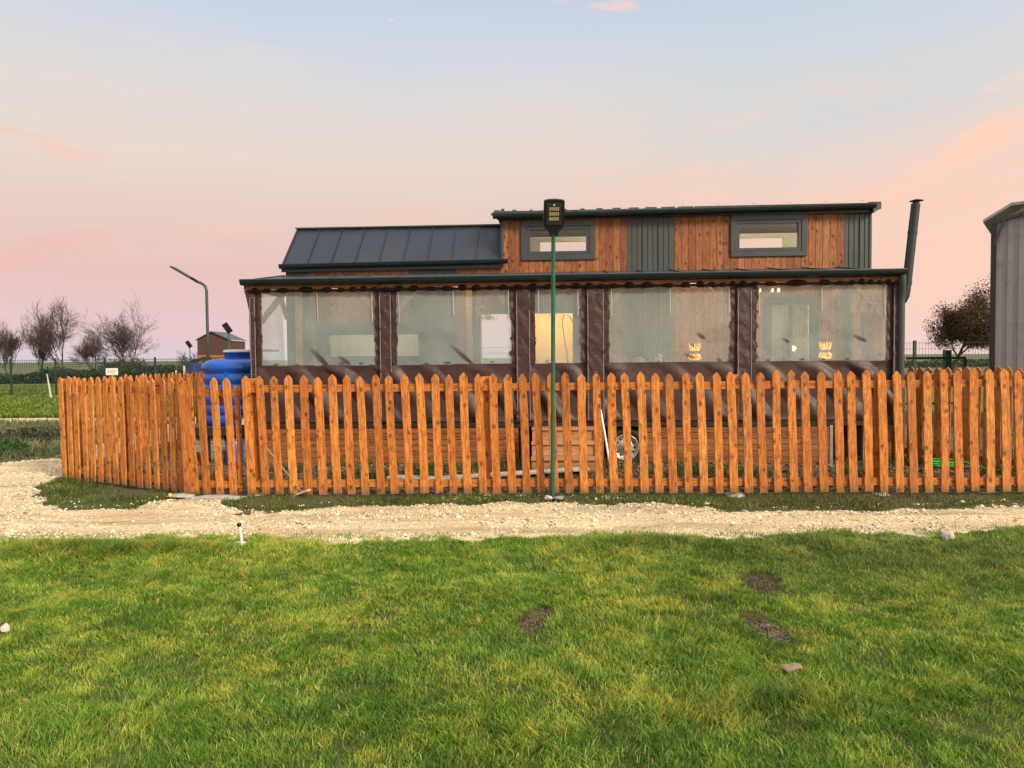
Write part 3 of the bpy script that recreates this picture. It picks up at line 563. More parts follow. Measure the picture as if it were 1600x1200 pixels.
def fence(label, A, B, spacing, posts=(), zb=(0.06, 0.06), lean=-1.8, h=1.0, rails=(0.12, 1.24), off=0.05, group=None, shift=None, feet=False):
    A = Vector(A); B = Vector(B); L = (B-A).length; rz = math.atan2(B.y-A.y, B.x-A.x)
    e = empty('picket_fence', (A.x, A.y, 0), label, 'fence', rz, group)
    n = int(L/spacing)+1
    for i in range(n):
        t = i*spacing; o = bpy.data.objects.new('picket', PICK[random.randrange(9)]); C.objects.link(o); o.parent = e
        z = zb[0]+(zb[1]-zb[0])*t/L
        o.location = (t+off+random.gauss(0, 0.005), -0.035, z+random.gauss(0, 0.005)); o.rotation_euler = (random.gauss(0, 0.006), R(lean+random.gauss(0, 0.28)), random.gauss(0, 0.02)); o.scale = (random.uniform(0.95, 1.05), 1, h*random.uniform(0.992, 1.008))
        if (A-B).length > 0 and random.random() < 0.5: o.scale.x *= -1
    for rzv in rails:
        z0, z1 = zb[0]+rzv*h, zb[1]+rzv*h; mb = MB(); cuts = [0]+[p for p in posts if 0.3 < p < L-0.3]+[L]
        for a, b in zip(cuts[:-1], cuts[1:]): mb.bar((a, 0, z0+(z1-z0)*a/L), (b, 0, z0+(z1-z0)*b/L), 0.038, 0.085)
        mb.build('rail', 'rail', e)
    for p in posts:
        z = zb[0]+(zb[1]-zb[0])*p/L
        MB().box(p-0.045, p+0.045, 0.025, 0.115, z-0.10, z+1.36*h, bev=0.004).build('post', 'fence', e)
        if feet:
            f = MB(); f.lathe([(0.13, -0.06), (0.13, 0.02), (0.10, 0.045), (0.04, 0.055), (0, 0.056)], p+0.01, 0.06, 9); f.build('concrete_footing', 'concrete', e)
    return e
fence('long bright orange picket fence standing along the gravel track before the house', (-3.13, 8.70), (7.6, 8.33), 0.1705, posts=(0.06, 2.82, 5.70, 7.36, 10.3), zb=(0.065, 0.065), feet=True)
fence('short oblique picket fence between gate and far left corner', (-6.22, 10.22), (-4.03, 9.05), 0.162, posts=(0.05, 1.3, 2.42), zb=(0.04, 0.03), lean=-0.8, feet=False)
fence('picket fence running away behind the blue water tank', (-6.22, 16.0), (-6.22, 10.35), 0.165, posts=(0.1, 1.9, 3.7, 5.5), zb=(0.02, 0.02), lean=0)
fence('picket fence closing the right side of the plot near the green hose', (3.9, 14.68), (7.45, 8.95), 0.135, posts=(0.1, 2.3, 4.5, 6.6), zb=(0.05, 0.05), lean=0)
# gate
ge = empty('garden_gate', (-3.96, 8.92, 0), 'wooden picket gate with crossed braces in front of the blue tank', 'gate', math.atan2(-0.16, 0.80))
for i, (t, rot) in enumerate([(0.05, -2.6), (0.145, -2.6), (0.30, -2.4), (0.475, -2.2), (0.65, -2.6)]):
    o = bpy.data.objects.new('picket', PICK[(i*2) % 9]); C.objects.link(o); o.parent = ge; o.location = (t, -0.035, 0.035); o.rotation_euler = (0, R(rot), 0); o.scale = (1.08 if i < 2 else 1, 1, 1.005)
for z in (0.16, 1.26): MB().bar((0.0, 0, z), (0.76, 0, z), 0.035, 0.08).build('rail', 'rail', ge)
MB().bar((0.72, 0.02, 0.08), (0.69, 0.02, 1.34), 0.045, 0.045).build('gate_frame', 'fence', ge)
MB().bar((0.05, 0.045, 1.2), (0.20, 0.045, 1.34), 0.03, 0.05).bar((0.42, 0.045, 1.24), (0.70, 0.045, 0.90), 0.03, 0.05).build('brace', 'rail', ge)
MB().bar((0.12, 0.045, 0.52), (0.40, 0.045, 0.06), 0.03, 0.05).bar((0.46, 0.045, 0.12), (0.72, 0.045, 0.46), 0.03, 0.05).build('brace', 'rail', ge)
MB().bar((0.21, 0.09, 0.1), (0.17, 0.09, 1.36), 0.05, 0.07).build('gate_frame', 'fence', ge)

# ------------------------------------------------------------------ the tiny house
TH = R(2.9); HO = Vector((0, 11.2, 0))
def W(u, v, z): return HO+Vector((u*math.cos(TH)+v*math.sin(TH), -u*math.sin(TH)+v*math.cos(TH), z))
house = empty('tiny_house', HO, 'long tiny house clad in brown wood with glazed tarpaulin veranda, behind the picket fence', 'tiny house', -TH)
HP = house
BV = 1.5; BD = 3.9      # front and back wall depth
def zsub(z0, z1, hs):
    seg = [(z0, z1)]
    for a, b in hs:
        ns = []
        for s0, s1 in seg:
            if b <= s0 or a >= s1: ns.append((s0, s1)); continue
            if a > s0: ns.append((s0, a))
            if b < s1: ns.append((b, s1))
        seg = ns
    return seg
def planks(mb, u0, u1, z0, ztop, v, pw, holes, gap=0.006, th=0.02):
    n = max(1, round((u1-u0)/pw)); pw = (u1-u0)/n
    for i in range(n):
        a = u0+i*pw; b = a+pw; rn = random.random()
        cuts = sorted({a+gap/2, b-gap/2}|{e for h in holes for e in h[:2] if a+gap < e < b-gap})
        for p, q in zip(cuts[:-1], cuts[1:]):
            m = (p+q)/2; hs = [(h[2], h[3]) for h in holes if h[0] <= m <= h[1]]
            for s0, s1 in zsub(z0, ztop, hs): mb.box(p, q, v-th, v, s0, s1, rn)
def backing(mb, u0, u1, z0, z1, v0, v1, holes):
    cuts = sorted({u0, u1}|{e for h in holes for e in h[:2] if u0 < e < u1})
    for p, q in zip(cuts[:-1], cuts[1:]):
        m = (p+q)/2; hs = [(h[2], h[3]) for h in holes if h[0] <= m <= h[1]]
        for s0, s1 in zsub(z0, z1, hs): mb.box(p, q, v0, v1, s0, s1, 0.5)
ZF = 0.66
H1 = (0.20, 1.26, 3.385, 3.86); H2 = (3.71, 4.79, 3.385, 3.90)      # loft windows
HA = (-3.32, -1.62, 1.63, 2.12); HDR = (-0.66, 1.02, ZF+0.02, 2.44); HB = (4.25, 4.99, ZF+0.05, 2.53)
holes = [H1, H2, HA, HDR, HB]
zones = [(-3.99, -3.57, 'm', 3.28), (-3.57, -1.84, 'w', 3.28), (-1.84, -1.01, 'm', 3.28), (-1.01, -0.24, 'w', 3.28), (-0.24, 1.90, 'w', 4.06), (1.90, 2.69, 'm', 4.06), (2.69, 5.49, 'w', 4.06), (5.49, 5.92, 'm', 4.06)]
for a, b, k, zt in zones:
    mb = MB()
    if k == 'w': planks(mb, a, b, ZF, zt, BV, 0.118, holes); mb.build('wood_cladding', 'clad', HP)
    else:
        planks(mb, a+0.002, b-0.002, ZF, zt, BV, 0.20, holes, gap=0.002, th=0.012)
        planks(mb, a+0.01, b-0.01, ZF, zt, BV-0.0125, 0.0001+(b-a-0.02), holes, gap=0.0, th=0.001)
        n = int((b-a)/0.085)
        for i in range(1, n): u = a+(b-a)*i/n; planks(mb, u-0.006, u+0.006, ZF, zt-0.001, BV-0.0145, 0.02, holes, gap=0, th=0.010 if i % 3 else 0.02)
        mb.build('metal_panel', 'metalpanel', HP)
mb = MB(); backing(mb, -3.97, -0.24, ZF, 3.27, BV+0.002, BV+0.09, holes); backing(mb, -0.238, 5.90, ZF, 4.05, BV+0.002, BV+0.09, holes); mb.build('wall', 'cream', HP)
# back wall with its own openings
BH = [(-0.80, -0.02, 1.2, 2.55), (0.40, 1.46, 3.45, 3.965), (3.70, 5.22, 3.45, 3.975)]
mb = MB(); backing(mb, -3.97, -0.24, ZF, 3.27, BD-0.09, BD, BH); backing(mb, -0.238, 5.90, ZF, 4.05, BD-0.09, BD, BH); mb.build('wall', 'cream', HP)
mb = MB(); mb.box(-3.97, -3.89, BV+0.092, BD-0.092, ZF, 3.27).box(5.82, 5.90, BV+0.092, BD-0.092, ZF, 4.05).box(-0.24, -0.19, BV+0.092, BD-0.092, 3.28, 4.2); mb.build('side_wall', 'metalpanel', HP)
MB().box(-3.97, 5.90, BV+0.092, BD-0.092, ZF-0.12, ZF-0.002).build('floor_panel', 'deckpine', HP)
MB().box(-0.15, 5.8, BV+0.095, BD-0.095, 2.72, 2.80).build('loft_floor', 'cream', HP)
# lit inner wall behind the door
MB().box(0.30, 1.5, 2.55, 2.60, ZF, 2.70).build('inner_wall', 'yellowwall', HP)
MB().box(0.50, 0.57, 2.535, 2.548, 1.52, 1.60).build('socket', 'slate', HP)
for (u, v, z, e_, col) in ((0.62, 2.0, 2.52, 48, (1.0, 0.72, 0.34)), (2.6, 2.9, 3.85, 75, (1.0, 0.92, 0.78)), (2.2, 2.2, 3.0, 30, (1.0, 0.92, 0.78)), (5.6, 2.6, 3.3, 50, (1.0, 0.92, 0.78)), (-2.4, 2.8, 2.6, 45, (1.0, 0.92, 0.80)), (5.5, 2.8, 2.5, 45, (1.0, 0.92, 0.80))):
    bl = MB(); bl.lathe([(0.001, z-0.05), (0.04, z-0.035), (0.045, z), (0.03, z+0.03), (0.02, z+0.06)], u, v, 12); bl.build('bulb', 'bulb', HP)
    ld = bpy.data.lights.new('bulb_light', 'POINT'); ld.energy = e_; ld.color = col; ld.shadow_soft_size = 0.06; lo = bpy.data.objects.new('bulb_light', ld); C.objects.link(lo); lo.parent = house; lo.location = (u, v-0.09, z)
def window(h, frame=0.075, inner=0.05, label=None, fill=None, vo=0.0, mull=None, base_v=BV):
    u0, u1, z0, z1 = h; f = MB(); v0 = base_v-0.055-vo; v1 = base_v+0.03
    o = frame
    f.box(u0-o, u1+o, v0, v0+0.03, z1, z1+o, bev=0.004).box(u0-o, u1+o, v0, v0+0.03, z0-o, z0, bev=0.004).box(u0-o, u0, v0+0.001, v0+0.031, z0, z1).box(u1, u1+o, v0+0.001, v0+0.031, z0, z1)
    fo = f.build('window_frame', 'framegrey', HP)
    s = MB(); i = inner
    s.box(u0, u1, v0+0.012, v1, z1-i, z1, bev=0.004).box(u0, u1, v0+0.012, v1, z0, z0+i, bev=0.004).box(u0, u0+i, v0+0.013, v1, z0+i, z1-i).box(u1-i, u1, v0+0.013, v1, z0+i, z1-i)
    if mull is not None:
        for m in mull: s.box(m-i/2, m+i/2, v0+0.013, v1-0.002, z0+i, z1-i)
    s.build('sash', 'slate', fo)
    MB().box(u0+i, u1-i, base_v+0.005, base_v+0.011, z0+i, z1-i).build('pane', 'glass', fo)
    if fill: MB().grid(lambda a, b: (u0+i+(u1-u0-2*i)*a, base_v+0.10+0.006*math.sin(a*60), z0+i+(z1-z0-2*i)*b), 60, 1).build('blind', fill, fo)
    return fo
window(H1, 0.095, 0.055); window(H2, 0.09, 0.055)
window(HA, 0.12, 0.06, fill='blind'); window(HB, 0.08, 0.05, fill='blinddim', mull=[4.62]); window(HDR, 0.05, 0.05, mull=[0.18])
def roof_strip(mb, prof, u0, u1, seams, th=0.03, lift=0.025):
    # prof: list of (v, z) from front to back
    for (v0, z0), (v1, z1) in zip(prof[:-1], prof[1:]):
        mb.add([(u0, v0, z0), (u1, v0, z0), (u1, v1, z1), (u0, v1, z1), (u0, v0, z0-th), (u1, v0, z0-th), (u1, v1, z1-th), (u0, v1, z1-th)],
               [(0, 1, 2, 3), (7, 6, 5, 4), (0, 4, 5, 1), (1, 5, 6, 2), (2, 6, 7, 3), (3, 7, 4, 0)], 0.5)
        for s in seams:
            mb.bar((s, v0, z0+lift/2), (s, v1, z1+lift/2), 0.014, lift)
# low roof on the left part
lr = MB(); LP = [(BV-0.10, 3.27), (2.22, 4.02), (BD+0.08, 3.32)]
roof_strip(lr, LP, -4.03, -0.26, [-4.0+0.415*i for i in range(10)]); lo_ = lr.build('roof', 'roofmetal', HP)
MB().bar((-4.04, 2.22, 4.035), (-0.26, 2.22, 4.035), 0.10, 0.02).build('ridge_cap', 'slate', lo_)
# gable infill left
MB().extr([(BV, 3.25), (BD, 3.25), (2.22, 3.98)], -3.98, -3.90, 0).build('side_wall', 'metalpanel', HP)
g = MB(); 
def gutter(mb, a, b, r=0.062):
    a = Vector(a); b = Vector(b); prof = [(math.cos(t), math.sin(t)) for t in [math.pi+math.pi*i/8 for i in range(9)]]
    out = [(r*c, r*s) for c, s in prof]; lip = [(r*1.12, 0.0), (r*1.12, 0.014), (r*0.9, 0.014)]; inn = [(r*0.88*c, r*0.88*s) for c, s in prof[::-1]]
    back = [(-r*0.9, 0.0), (-r*0.9, 0.03), (-r, 0.03)]
    P = out+lip+inn+back; n = len(P)
    vs = [(p.x, p.y-q[0], p.z+q[1]) for p in (a, b) for q in P]
    mb.add(vs, [(k, (k+1) % n, n+(k+1) % n, n+k) for k in range(n)], 0.5)
    for e, p in ((0, a), (1, b)):
        m = len(out); mb.add([(p.x, p.y-q[0], p.z+q[1]) for q in out], [tuple(range(m))], 0.5)
gutter(g, (-4.04, BV-0.15, 3.26), (-0.12, BV-0.15, 3.29)); g.build('gutter', 'gutter', HP)
MB().bar((-4.03, BV-0.085, 3.20), (-0.24, BV-0.085, 3.22), 0.03, 0.10).build('fascia', 'slate', HP)
# loft roof
ur = MB(); UP = [(BV-0.14, 4.11), (2.75, 4.385), (BD+0.10, 4.12)]
roof_strip(ur, UP, -0.36, 6.02, [-0.33+0.3*i for i in range(22)], 0.035, 0.022); ro = ur.build('roof', 'slate', HP)
MB().add([(6.03, BV-0.16, 4.145), (6.03, BV-0.16, 4.03), (5.90, BV-0.16, 3.97), (5.90, BV-0.16, 4.145), (6.03, BV+0.05, 4.18), (6.03, BV+0.05, 4.06), (5.90, BV+0.05, 4.0), (5.90, BV+0.05, 4.18)],
         [(0, 3, 2, 1), (4, 5, 6, 7), (0, 1, 5, 4), (3, 7, 6, 2), (0, 4, 7, 3), (1, 2, 6, 5)]).build('verge_trim', 'slate', ro)
MB().extr([(BV-0.02, 4.03), (BD, 4.03), (2.75, 4.36)], -0.30, -0.25, 0).extr([(BV-0.02, 4.03), (BD, 4.03), (2.75, 4.36)], 5.84, 5.90, 0).build('gable', 'clad', HP)
g = MB(); gutter(g, (-0.36, BV-0.20, 4.03), (5.92, BV-0.20, 4.09), 0.058); g.build('gutter', 'gutter', HP)
for i in range(11): MB().bar((-0.1+0.58*i, BV-0.26, 4.09+0.0055*i), (-0.1+0.58*i, BV-0.13, 4.125+0.0055*i), 0.014, 0.006).build('gutter_bracket', 'galv', HP)
MB().box(-0.245, -0.20, BV-0.045, BV-0.022, 3.32, 4.0).box(5.90, 5.935, BV-0.03, BV+0.1, ZF, 4.02).build('corner_trim', 'slate', HP)
MB().box(-0.30, 5.96, BV-0.09, BV-0.025, 3.985, 4.055).build('fascia', 'slate', HP)
MB().box(-0.4, 6.0, BV-0.12, BV-0.03, 4.058, 4.09).build('soffit_board', 'clad', HP)
# ---- veranda
PL, PR = -3.98, 5.66
ZB = 0.66
MB().box(PL, 5.68, -0.02, 0.06, 0.59, 0.675, bev=0.004).build('deck_beam', 'darksteel', HP)
d = MB()
for i in range(10): d.box(PL, PR, 0.065+i*0.142, 0.065+i*0.142+0.136, ZF-0.04, ZF)
d.build('deck_floor', 'deckpine', HP)
MB().box(5.60, 5.72, -0.035, -0.022, 0.70, 0.75).build('marker_light', 'yellow', HP)
posts = [-3.93, -1.91, 0.17, 1.27, 3.45, 5.58]
for p in posts: MB().box(p-0.05, p+0.05, 0.02, 0.12, 0.675, 2.74, bev=0.005).build('post', 'pine', HP)
for p, v in ((-3.72, 1.3), (-0.78, 1.3), (5.66, 1.3)): MB().box(p-0.05, p+0.05, v, v+0.1, ZF, 2.95, bev=0.005).build('post', 'pine', HP)
def brace(u, s): MB().bar((u+s*0.04, 0.07, 2.22), (u+s*0.46, 0.07, 2.72), 0.075, 0.07, up=(0, 1, 0)).build('brace', 'pine', HP)
for p, ss in ((-3.93, (1,)), (-1.91, (-1, 1)), (0.17, (-1,)), (1.27, (1,)), (3.45, (-1, 1)), (5.58, (-1,))):
    for s in ss: brace(p, s)
for p in (-3.93, 5.58): MB().bar((p, 1.35, 2.35), (p, 0.95, 2.85), 0.06, 0.06, up=(1, 0, 0)).build('brace', 'pine', HP)
MB().box(-4.0, 5.7, 0.0, 0.13, 2.742, 2.80).build('beam', 'clad', HP)
MB().box(-4.04, 5.68, -0.10, -0.02, 2.715, 2.775).build('fascia', 'skirt', HP)
pr = MB(); roof_strip(pr, [(-0.14, 2.845), (BV-0.03, 3.09)], -4.06, 5.70, [-4.0+0.55*i for i in range(18)], 0.04, 0.02); pr.build('porch_roof', 'slate', HP)
rf = MB()
for i in range(12): u = -3.8+i*0.85; rf.bar((u, 0.13, 2.80), (u, BV-0.03, 3.02), 0.05, 0.08)
rf.build('rafter', 'pine', HP)
MB().add([(-4.03, -0.09, 2.80), (5.67, -0.09, 2.80), (5.67, BV-0.03, 3.045), (-4.03, BV-0.03, 3.045)], [(3, 2, 1, 0)]).build('ceiling_lining', 'metalpanel', HP)
MB().box(-4.07, -4.045, -0.10, BV-0.03, 2.72, 2.80).box(5.685, 5.71, -0.10, BV-0.03, 2.74, 2.83).build('end_board', 'slate', HP)
g = MB(); gutter(g, (-4.08, -0.175, 2.835), (5.71, -0.175, 2.845), 0.066); g.build('gutter', 'gutter', HP)
MB().tube([(-4.07, -0.245, 2.85), (5.70, -0.245, 2.862)], 0.011, 6).build('gutter_lip', 'slate', HP)
# scalloped dark valance
nsc = 52; L0, L1 = -4.0, 5.6
def val(a, b):
    u = L0+(L1-L0)*a; w_ = 0.215+0.01*math.sin(u*3); ph = (u/w_) % 1.0
    bump = max(0.0, 1-((ph-0.5)/0.30)**2)**0.5 if abs(ph-0.5) < 0.30 else 0.0
    zb = 2.688-0.030*float(fbm(u, 0.3, 2.2, 3, 90))-0.012*float(fbm(u, 0.9, 14, 2, 91))-0.01*bump; zt = 2.700+(0.034+0.012*math.sin(int(u/w_)*1.7))*bump
    return (u, -0.118-0.018*bump*math.sin(b*math.pi), zb+(zt-zb)*b)
MB().grid(val, 900, 4).build('valance', 'matblack', HP)
# curtains
def drape(u, z, amp=1.0, seed=0):
    a = (u*0.80+z*0.62); d1 = math.sin(a*11+4*float(fbm(u, z, 1.1, 2, 95+seed)))
    env = float(fbm(u+3, z, 1.4, 2, 97)); return amp*(0.055*max(d1, -0.25)*env*env*2.4+0.030*(float(fbm(u-z*0.8, (u+z)*0.35, 4.5, 3, 99))-0.5))
bays = [(-3.83, -2.07), (-1.74, 0.0), (0.36, 1.06), (1.46, 3.27), (3.63, 5.52)]
WB, WT = 1.555, 2.70
crease_shade = [[(-2.93, 1.66, 0.22, 0.045, -0.8), (-2.55, 1.62, 0.12, 0.03, -0.6), (-2.60, 1.58, 0.06, 0.02, 0), (-3.62, 1.57, 0.05, 0.015, 0), (-3.3, 1.565, 0.05, 0.012, 0), (-2.3, 1.575, 0.05, 0.015, 0)],  # dark reflections and crease shade painted into the vinyl colour, per bay
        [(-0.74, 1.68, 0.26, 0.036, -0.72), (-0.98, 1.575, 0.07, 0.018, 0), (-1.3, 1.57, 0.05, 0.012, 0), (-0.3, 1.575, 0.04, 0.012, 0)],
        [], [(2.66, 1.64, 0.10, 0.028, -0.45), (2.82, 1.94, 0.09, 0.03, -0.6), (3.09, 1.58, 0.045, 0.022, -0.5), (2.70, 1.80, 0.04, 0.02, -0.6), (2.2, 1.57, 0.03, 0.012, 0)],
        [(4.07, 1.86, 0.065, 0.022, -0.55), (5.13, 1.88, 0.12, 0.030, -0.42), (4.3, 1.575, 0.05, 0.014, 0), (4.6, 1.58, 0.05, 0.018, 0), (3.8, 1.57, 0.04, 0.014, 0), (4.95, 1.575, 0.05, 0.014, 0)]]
for bi, (a, b) in enumerate(bays):
    l = PL+0.0 if bi == 0 else bays[bi-1][1]+0.09; l = a-0.10; r_ = b+0.10
    cu = MB()
    zlow = 0.685
    cu.grid(lambda s, t: (l+(r_-l)*s, -0.045-drape(l+(r_-l)*s, zlow+(WB-zlow)*t)*min(1, 0.15+t*12)*min(1, 0.1+(1-t)*8), zlow+(WB-zlow)*t), 110, 50)
    # puckered side hems
    for e, sg in ((a, -1), (b, 1)):
        def hem(s, t, e=e, sg=sg, bi=bi):
            z = WB+(WT-WB)*t; puck = max(0, float(fbm(z*3, e*7, 4.5, 3, 77))-0.52)*(0.12 if 0 < bi*2+sg < 9 and (bi*2+sg) not in (1, 4) else 0.06)
            u = e-sg*puck*(1-s)+sg*0.10*s
            return (u, -0.047-0.022*float(fbm(z*2, s*1.5+e, 7, 3, 78))*(1-s*0.4)-(0.012*math.sin(z*30+6*float(fbm(z, e, 1.5, 2, 76))+s*3)*(1-s))*0.5, z)
        cu.grid(hem, 8, 130)
    co = cu.build('curtain', 'tarp', HP)
    wv = MB(); nu, nv = int((b-a)/0.018), 64
    wv.grid(lambda s, t: (a-0.01+(b-a+0.02)*s, -0.032-0.010*math.sin(3.1*s+1.2*t+bi)-0.012*float(fbm(s*3, t*2+bi, 1.5, 2, 66)), WB-0.01+(WT-WB+0.01)*t), nu, nv)
    shade_k = []
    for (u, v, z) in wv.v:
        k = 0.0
        for cx_, czz, la, lb, an in crease_shade[bi]:
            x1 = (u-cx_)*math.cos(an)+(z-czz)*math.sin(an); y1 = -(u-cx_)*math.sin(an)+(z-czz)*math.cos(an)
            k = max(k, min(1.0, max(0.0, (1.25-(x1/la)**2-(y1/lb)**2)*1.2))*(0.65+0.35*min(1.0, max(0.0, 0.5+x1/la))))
        shade_k.append(k*0.92)
    wv.build('clear_window', 'vinyl', co, {'dirt_or_shade': shade_k})
    for u in ([a+0.04, (a+b)/2, b-0.04] if b-a > 1 else [a+0.05, b-0.06]):
        st = MB(); st.box(u-0.010, u+0.010, -0.075, -0.06, 2.615, 2.66, bev=0.003)
        ln = random.uniform(0.28, 0.42); st.add([(u-0.005, -0.068, 2.615), (u+0.005, -0.068, 2.615), (u+0.012, -0.064, 2.60-ln), (u+0.002, -0.064, 2.60-ln)], [(0, 3, 2, 1)])
        st.build('roll_strap', 'strap', co)
# wraps over the posts
wr = [(PL, bays[0][0]-0.10)]+[(bays[i][1]+0.10, bays[i+1][0]-0.10) for i in range(4)]+[(bays[4][1]+0.10, 5.66)]
for wi, (a, b) in enumerate(wr):
    m = MB(); a0, b0 = a-0.03 if wi else a-0.02, b+0.03
    def wf(s, t, a0=a0, b0=b0, wi=wi):
        z = 0.69+(2.71-0.69)*t; u = a0+(b0-a0)*s; fl = 0.0
        if wi == 0: fl = -0.07*max(0, (z-2.35)/0.35)**1.5*(1-s)-0.05*max(0, (1.6-z))*0.3*(1-s)
        return (u+fl, -0.072-0.022*float(fbm(u*3+z*1.5+wi, z*0.9-u, 3.5, 4, 88))-0.014*float(fbm(u*6+z*2, z*5, 2.2, 3, 89)), z)
    m.grid(wf, 14, 110); wo_ = m.build('post_wrap', 'tarp', HP)
    z_ = MB()
    for u in (a0+0.015, b0-0.015): z_.tube([(u+0.002*math.sin(k), -0.093, 0.70+k*0.1) for k in range(20)], 0.0045, 5)
    z_.build('zip', 'zip', wo_)
    sd_ = MB(); mid = (a0+b0)/2
    for k in range(8):
        for du in ((-0.015, 0.015) if wi in (3,) else (0,)): sd_.lathe([(0.006, 0), (0.001, 0.004)], 0, 0, 6); sd_.v[-12:] = [(mid+du+p[0], -0.096-p[2], 0.95+k*0.235+p[1]) for p in sd_.v[-12:]]
    sd_.build('stud', 'strap', wo_)
# side curtains, clear
for uu, nm in ((PL-0.0, 0), (5.665, 1)):
    s1 = MB(); s1.grid(lambda s, t: (uu, 0.0+1.42*s, 0.69+(WB-0.69)*t), 2, 2); so_ = s1.build('side_curtain', 'tarp', HP)
    s2 = MB(); s2.grid(lambda s, t: (uu+0.012*math.sin(s*9+t*3), 0.13+1.2*s, WB+(WT+0.15-WB)*t), 20, 10); s2.build('clear_window', 'vinyl', so_, {'dirt_or_shade': [0.0]*len(s2.v)})
# skirting boards
def skirt(u0, u1, z0=-0.06):
    m = MB(); n = 7; hgt = (0.585-z0)/n
    for i in range(n): m.box(u0, u1, 0.0, 0.022, z0+i*hgt+0.003, z0+(i+1)*hgt-0.003, bev=0.002)
    m.build('skirting', 'skirt', HP)
skirt(-3.90, 0.10); skirt(2.02, 4.72); skirt(5.20, 5.62)
MB().box(0.12, 0.24, -0.03, 0.06, -0.05, 0.59).box(1.30, 1.38, -0.02, 0.05, -0.03, 0.59).build('leg', 'skirt', HP)
MB().box(-3.9, 5.6, 0.75, 0.80, -0.05, 0.58).build('under_panel', 'brownwall', HP)
# wheel
wh = bpy.data.objects.new('wheel', None); C.objects.link(wh); wh.parent = HP; wh.location = (1.715, 0.16, 0.265); wh.rotation_euler = (R(90), 0, 0)
MB().lathe([(0.20, -0.09), (0.26, -0.10), (0.305, -0.085), (0.315, -0.06), (0.315, 0.06), (0.305, 0.085), (0.26, 0.10), (0.20, 0.09), (0.195, 0.05)], n=40).build('tyre', 'tyre', wh)
m = MB(); m.lathe([(0.198, 0.05), (0.200, 0.092), (0.190, 0.096), (0.180, 0.07), (0.165, 0.045), (0.10, 0.05), (0.085, 0.075), (0.05, 0.08), (0.045, 0.10), (0.0, 0.105)], n=40)
m.build('rim', 'silver', wh)
hl = MB()
for k in range(12):
    a = 2*math.pi*k/12; hl.lathe([(0.016, 0.0), (0.0, 0.001)], 0, 0, 8); hl.v[-16:] = [(p[0]+0.138*math.cos(a), p[1]+0.138*math.sin(a), 0.055+p[2]) for p in hl.v[-16:]]
hl.build('vent_hole', 'black', wh)
# downpipe and flue
MB().tube([(5.70, -0.10, 0.45), (5.70, -0.10, 2.38), (5.70, -0.11, 2.50), (5.69, -0.15, 2.62), (5.68, -0.17, 2.79)], [0.047]*5, 14).build('downpipe', 'metalpanel', HP)
fl = [(5.66, 0.00, 2.36), (5.70, 0.0, 2.39), (5.76, 0.0, 2.43), (5.795, 0.0, 2.50), (5.81, 0.0, 2.60), (5.825, 0.0, 2.72), (5.91, 0.03, 3.45), (5.95, 0.03, 3.84)]
fp = MB().tube(fl, 0.062, 18).tube([(5.818, 0, 2.66), (5.823, 0, 2.71)], 0.070, 18).tube([(5.905, 0.03, 3.40), (5.91, 0.03, 3.44)], 0.067, 18).build('flue_pipe', 'gutter', HP)
MB().tube([(5.951, 0.03, 3.83), (5.955, 0.03, 3.87)], 0.045, 10).lathe([(0.001, 3.915), (0.03, 3.905), (0.092, 3.887), (0.095, 3.880), (0.05, 3.875), (0.0, 3.872)], 5.96, 0.03, 20).build('flue_cap', 'darksteel', fp)
# steps
se = empty('wooden_steps', W(0.80, -0.45, 0), 'pale wooden entrance steps leading up to the curtained veranda door', 'steps', -TH)
for i, (z, v) in enumerate(((0.60, 0.40), (0.42, 0.12), (0.23, -0.16))):
    MB().box(-0.50, 0.46, v-0.32, v, z-0.03, z, bev=0.004).build('tread', 'deckpine', se)
    MB().box(-0.48, 0.44, v-0.29, v-0.27, z-0.185, z-0.032).build('riser', 'deckpine', se)
for s in (-0.47, 0.43): MB().extr([(0.40, -0.06), (0.40, 0.56), (0.08, 0.56), (0.08, 0.38), (-0.20, 0.38), (-0.20, 0.19), (-0.46, 0.19), (-0.46, -0.06)], s-0.02, s+0.02, 0).build('stringer', 'deckpine', se)

# ---- things on the veranda
def table(u, label, ln):
    e = empty('veranda_table', W(u, 0.70, ZF), label, 'table', -TH)
    MB().box(-ln/2, ln/2, -0.3, 0.3, 0.74, 0.775, bev=0.006).build('tabletop', 'pine', e)
    for x_ in (-ln/2+0.06, ln/2-0.06):
        for y_ in (-0.24, 0.24): MB().box(x_-0.025, x_+0.025, y_-0.025, y_+0.025, 0, 0.739).build('leg', 'pine', e)
table(2.45, 'narrow wooden table behind the curtain of the fourth veranda window', 1.5)
table(4.75, 'narrow wooden table behind the curtain of the last veranda window', 1.0)
TT = ZF+0.776
def lantern(u, label):
    e = empty('amber_lantern', W(u, 0.62, TT), label, 'lantern', 0, 'glowing amber lanterns on the veranda')
    MB().lathe([(0.0, 0.0), (0.06, 0.0), (0.062, 0.02), (0.03, 0.05), (0.03, 0.14)], n=20).build('base', 'darksteel', e)
    MB().lathe([(0.03, 0.14), (0.085, 0.15), (0.10, 0.18), (0.09, 0.22), (0.07, 0.24)], n=24).build('glass_bowl', 'amber', e)
    MB().lathe([(0.072, 0.24), (0.072, 0.285), (0.060, 0.286)], n=24).build('band', 'galv', e)
    m = MB(); m.lathe([(0.062, 0.287), (0.080, 0.31), (0.088, 0.345)], n=24)
    for k in range(14):
        a = 2*math.pi*k/14; m.add([(0.088*math.cos(a-0.16), 0.088*math.sin(a-0.16), 0.343), (0.088*math.cos(a+0.16), 0.088*math.sin(a+0.16), 0.343), (0.108*math.cos(a), 0.108*math.sin(a), 0.42)], [(0, 1, 2)])
    m.build('crown_shade', 'amber', e)
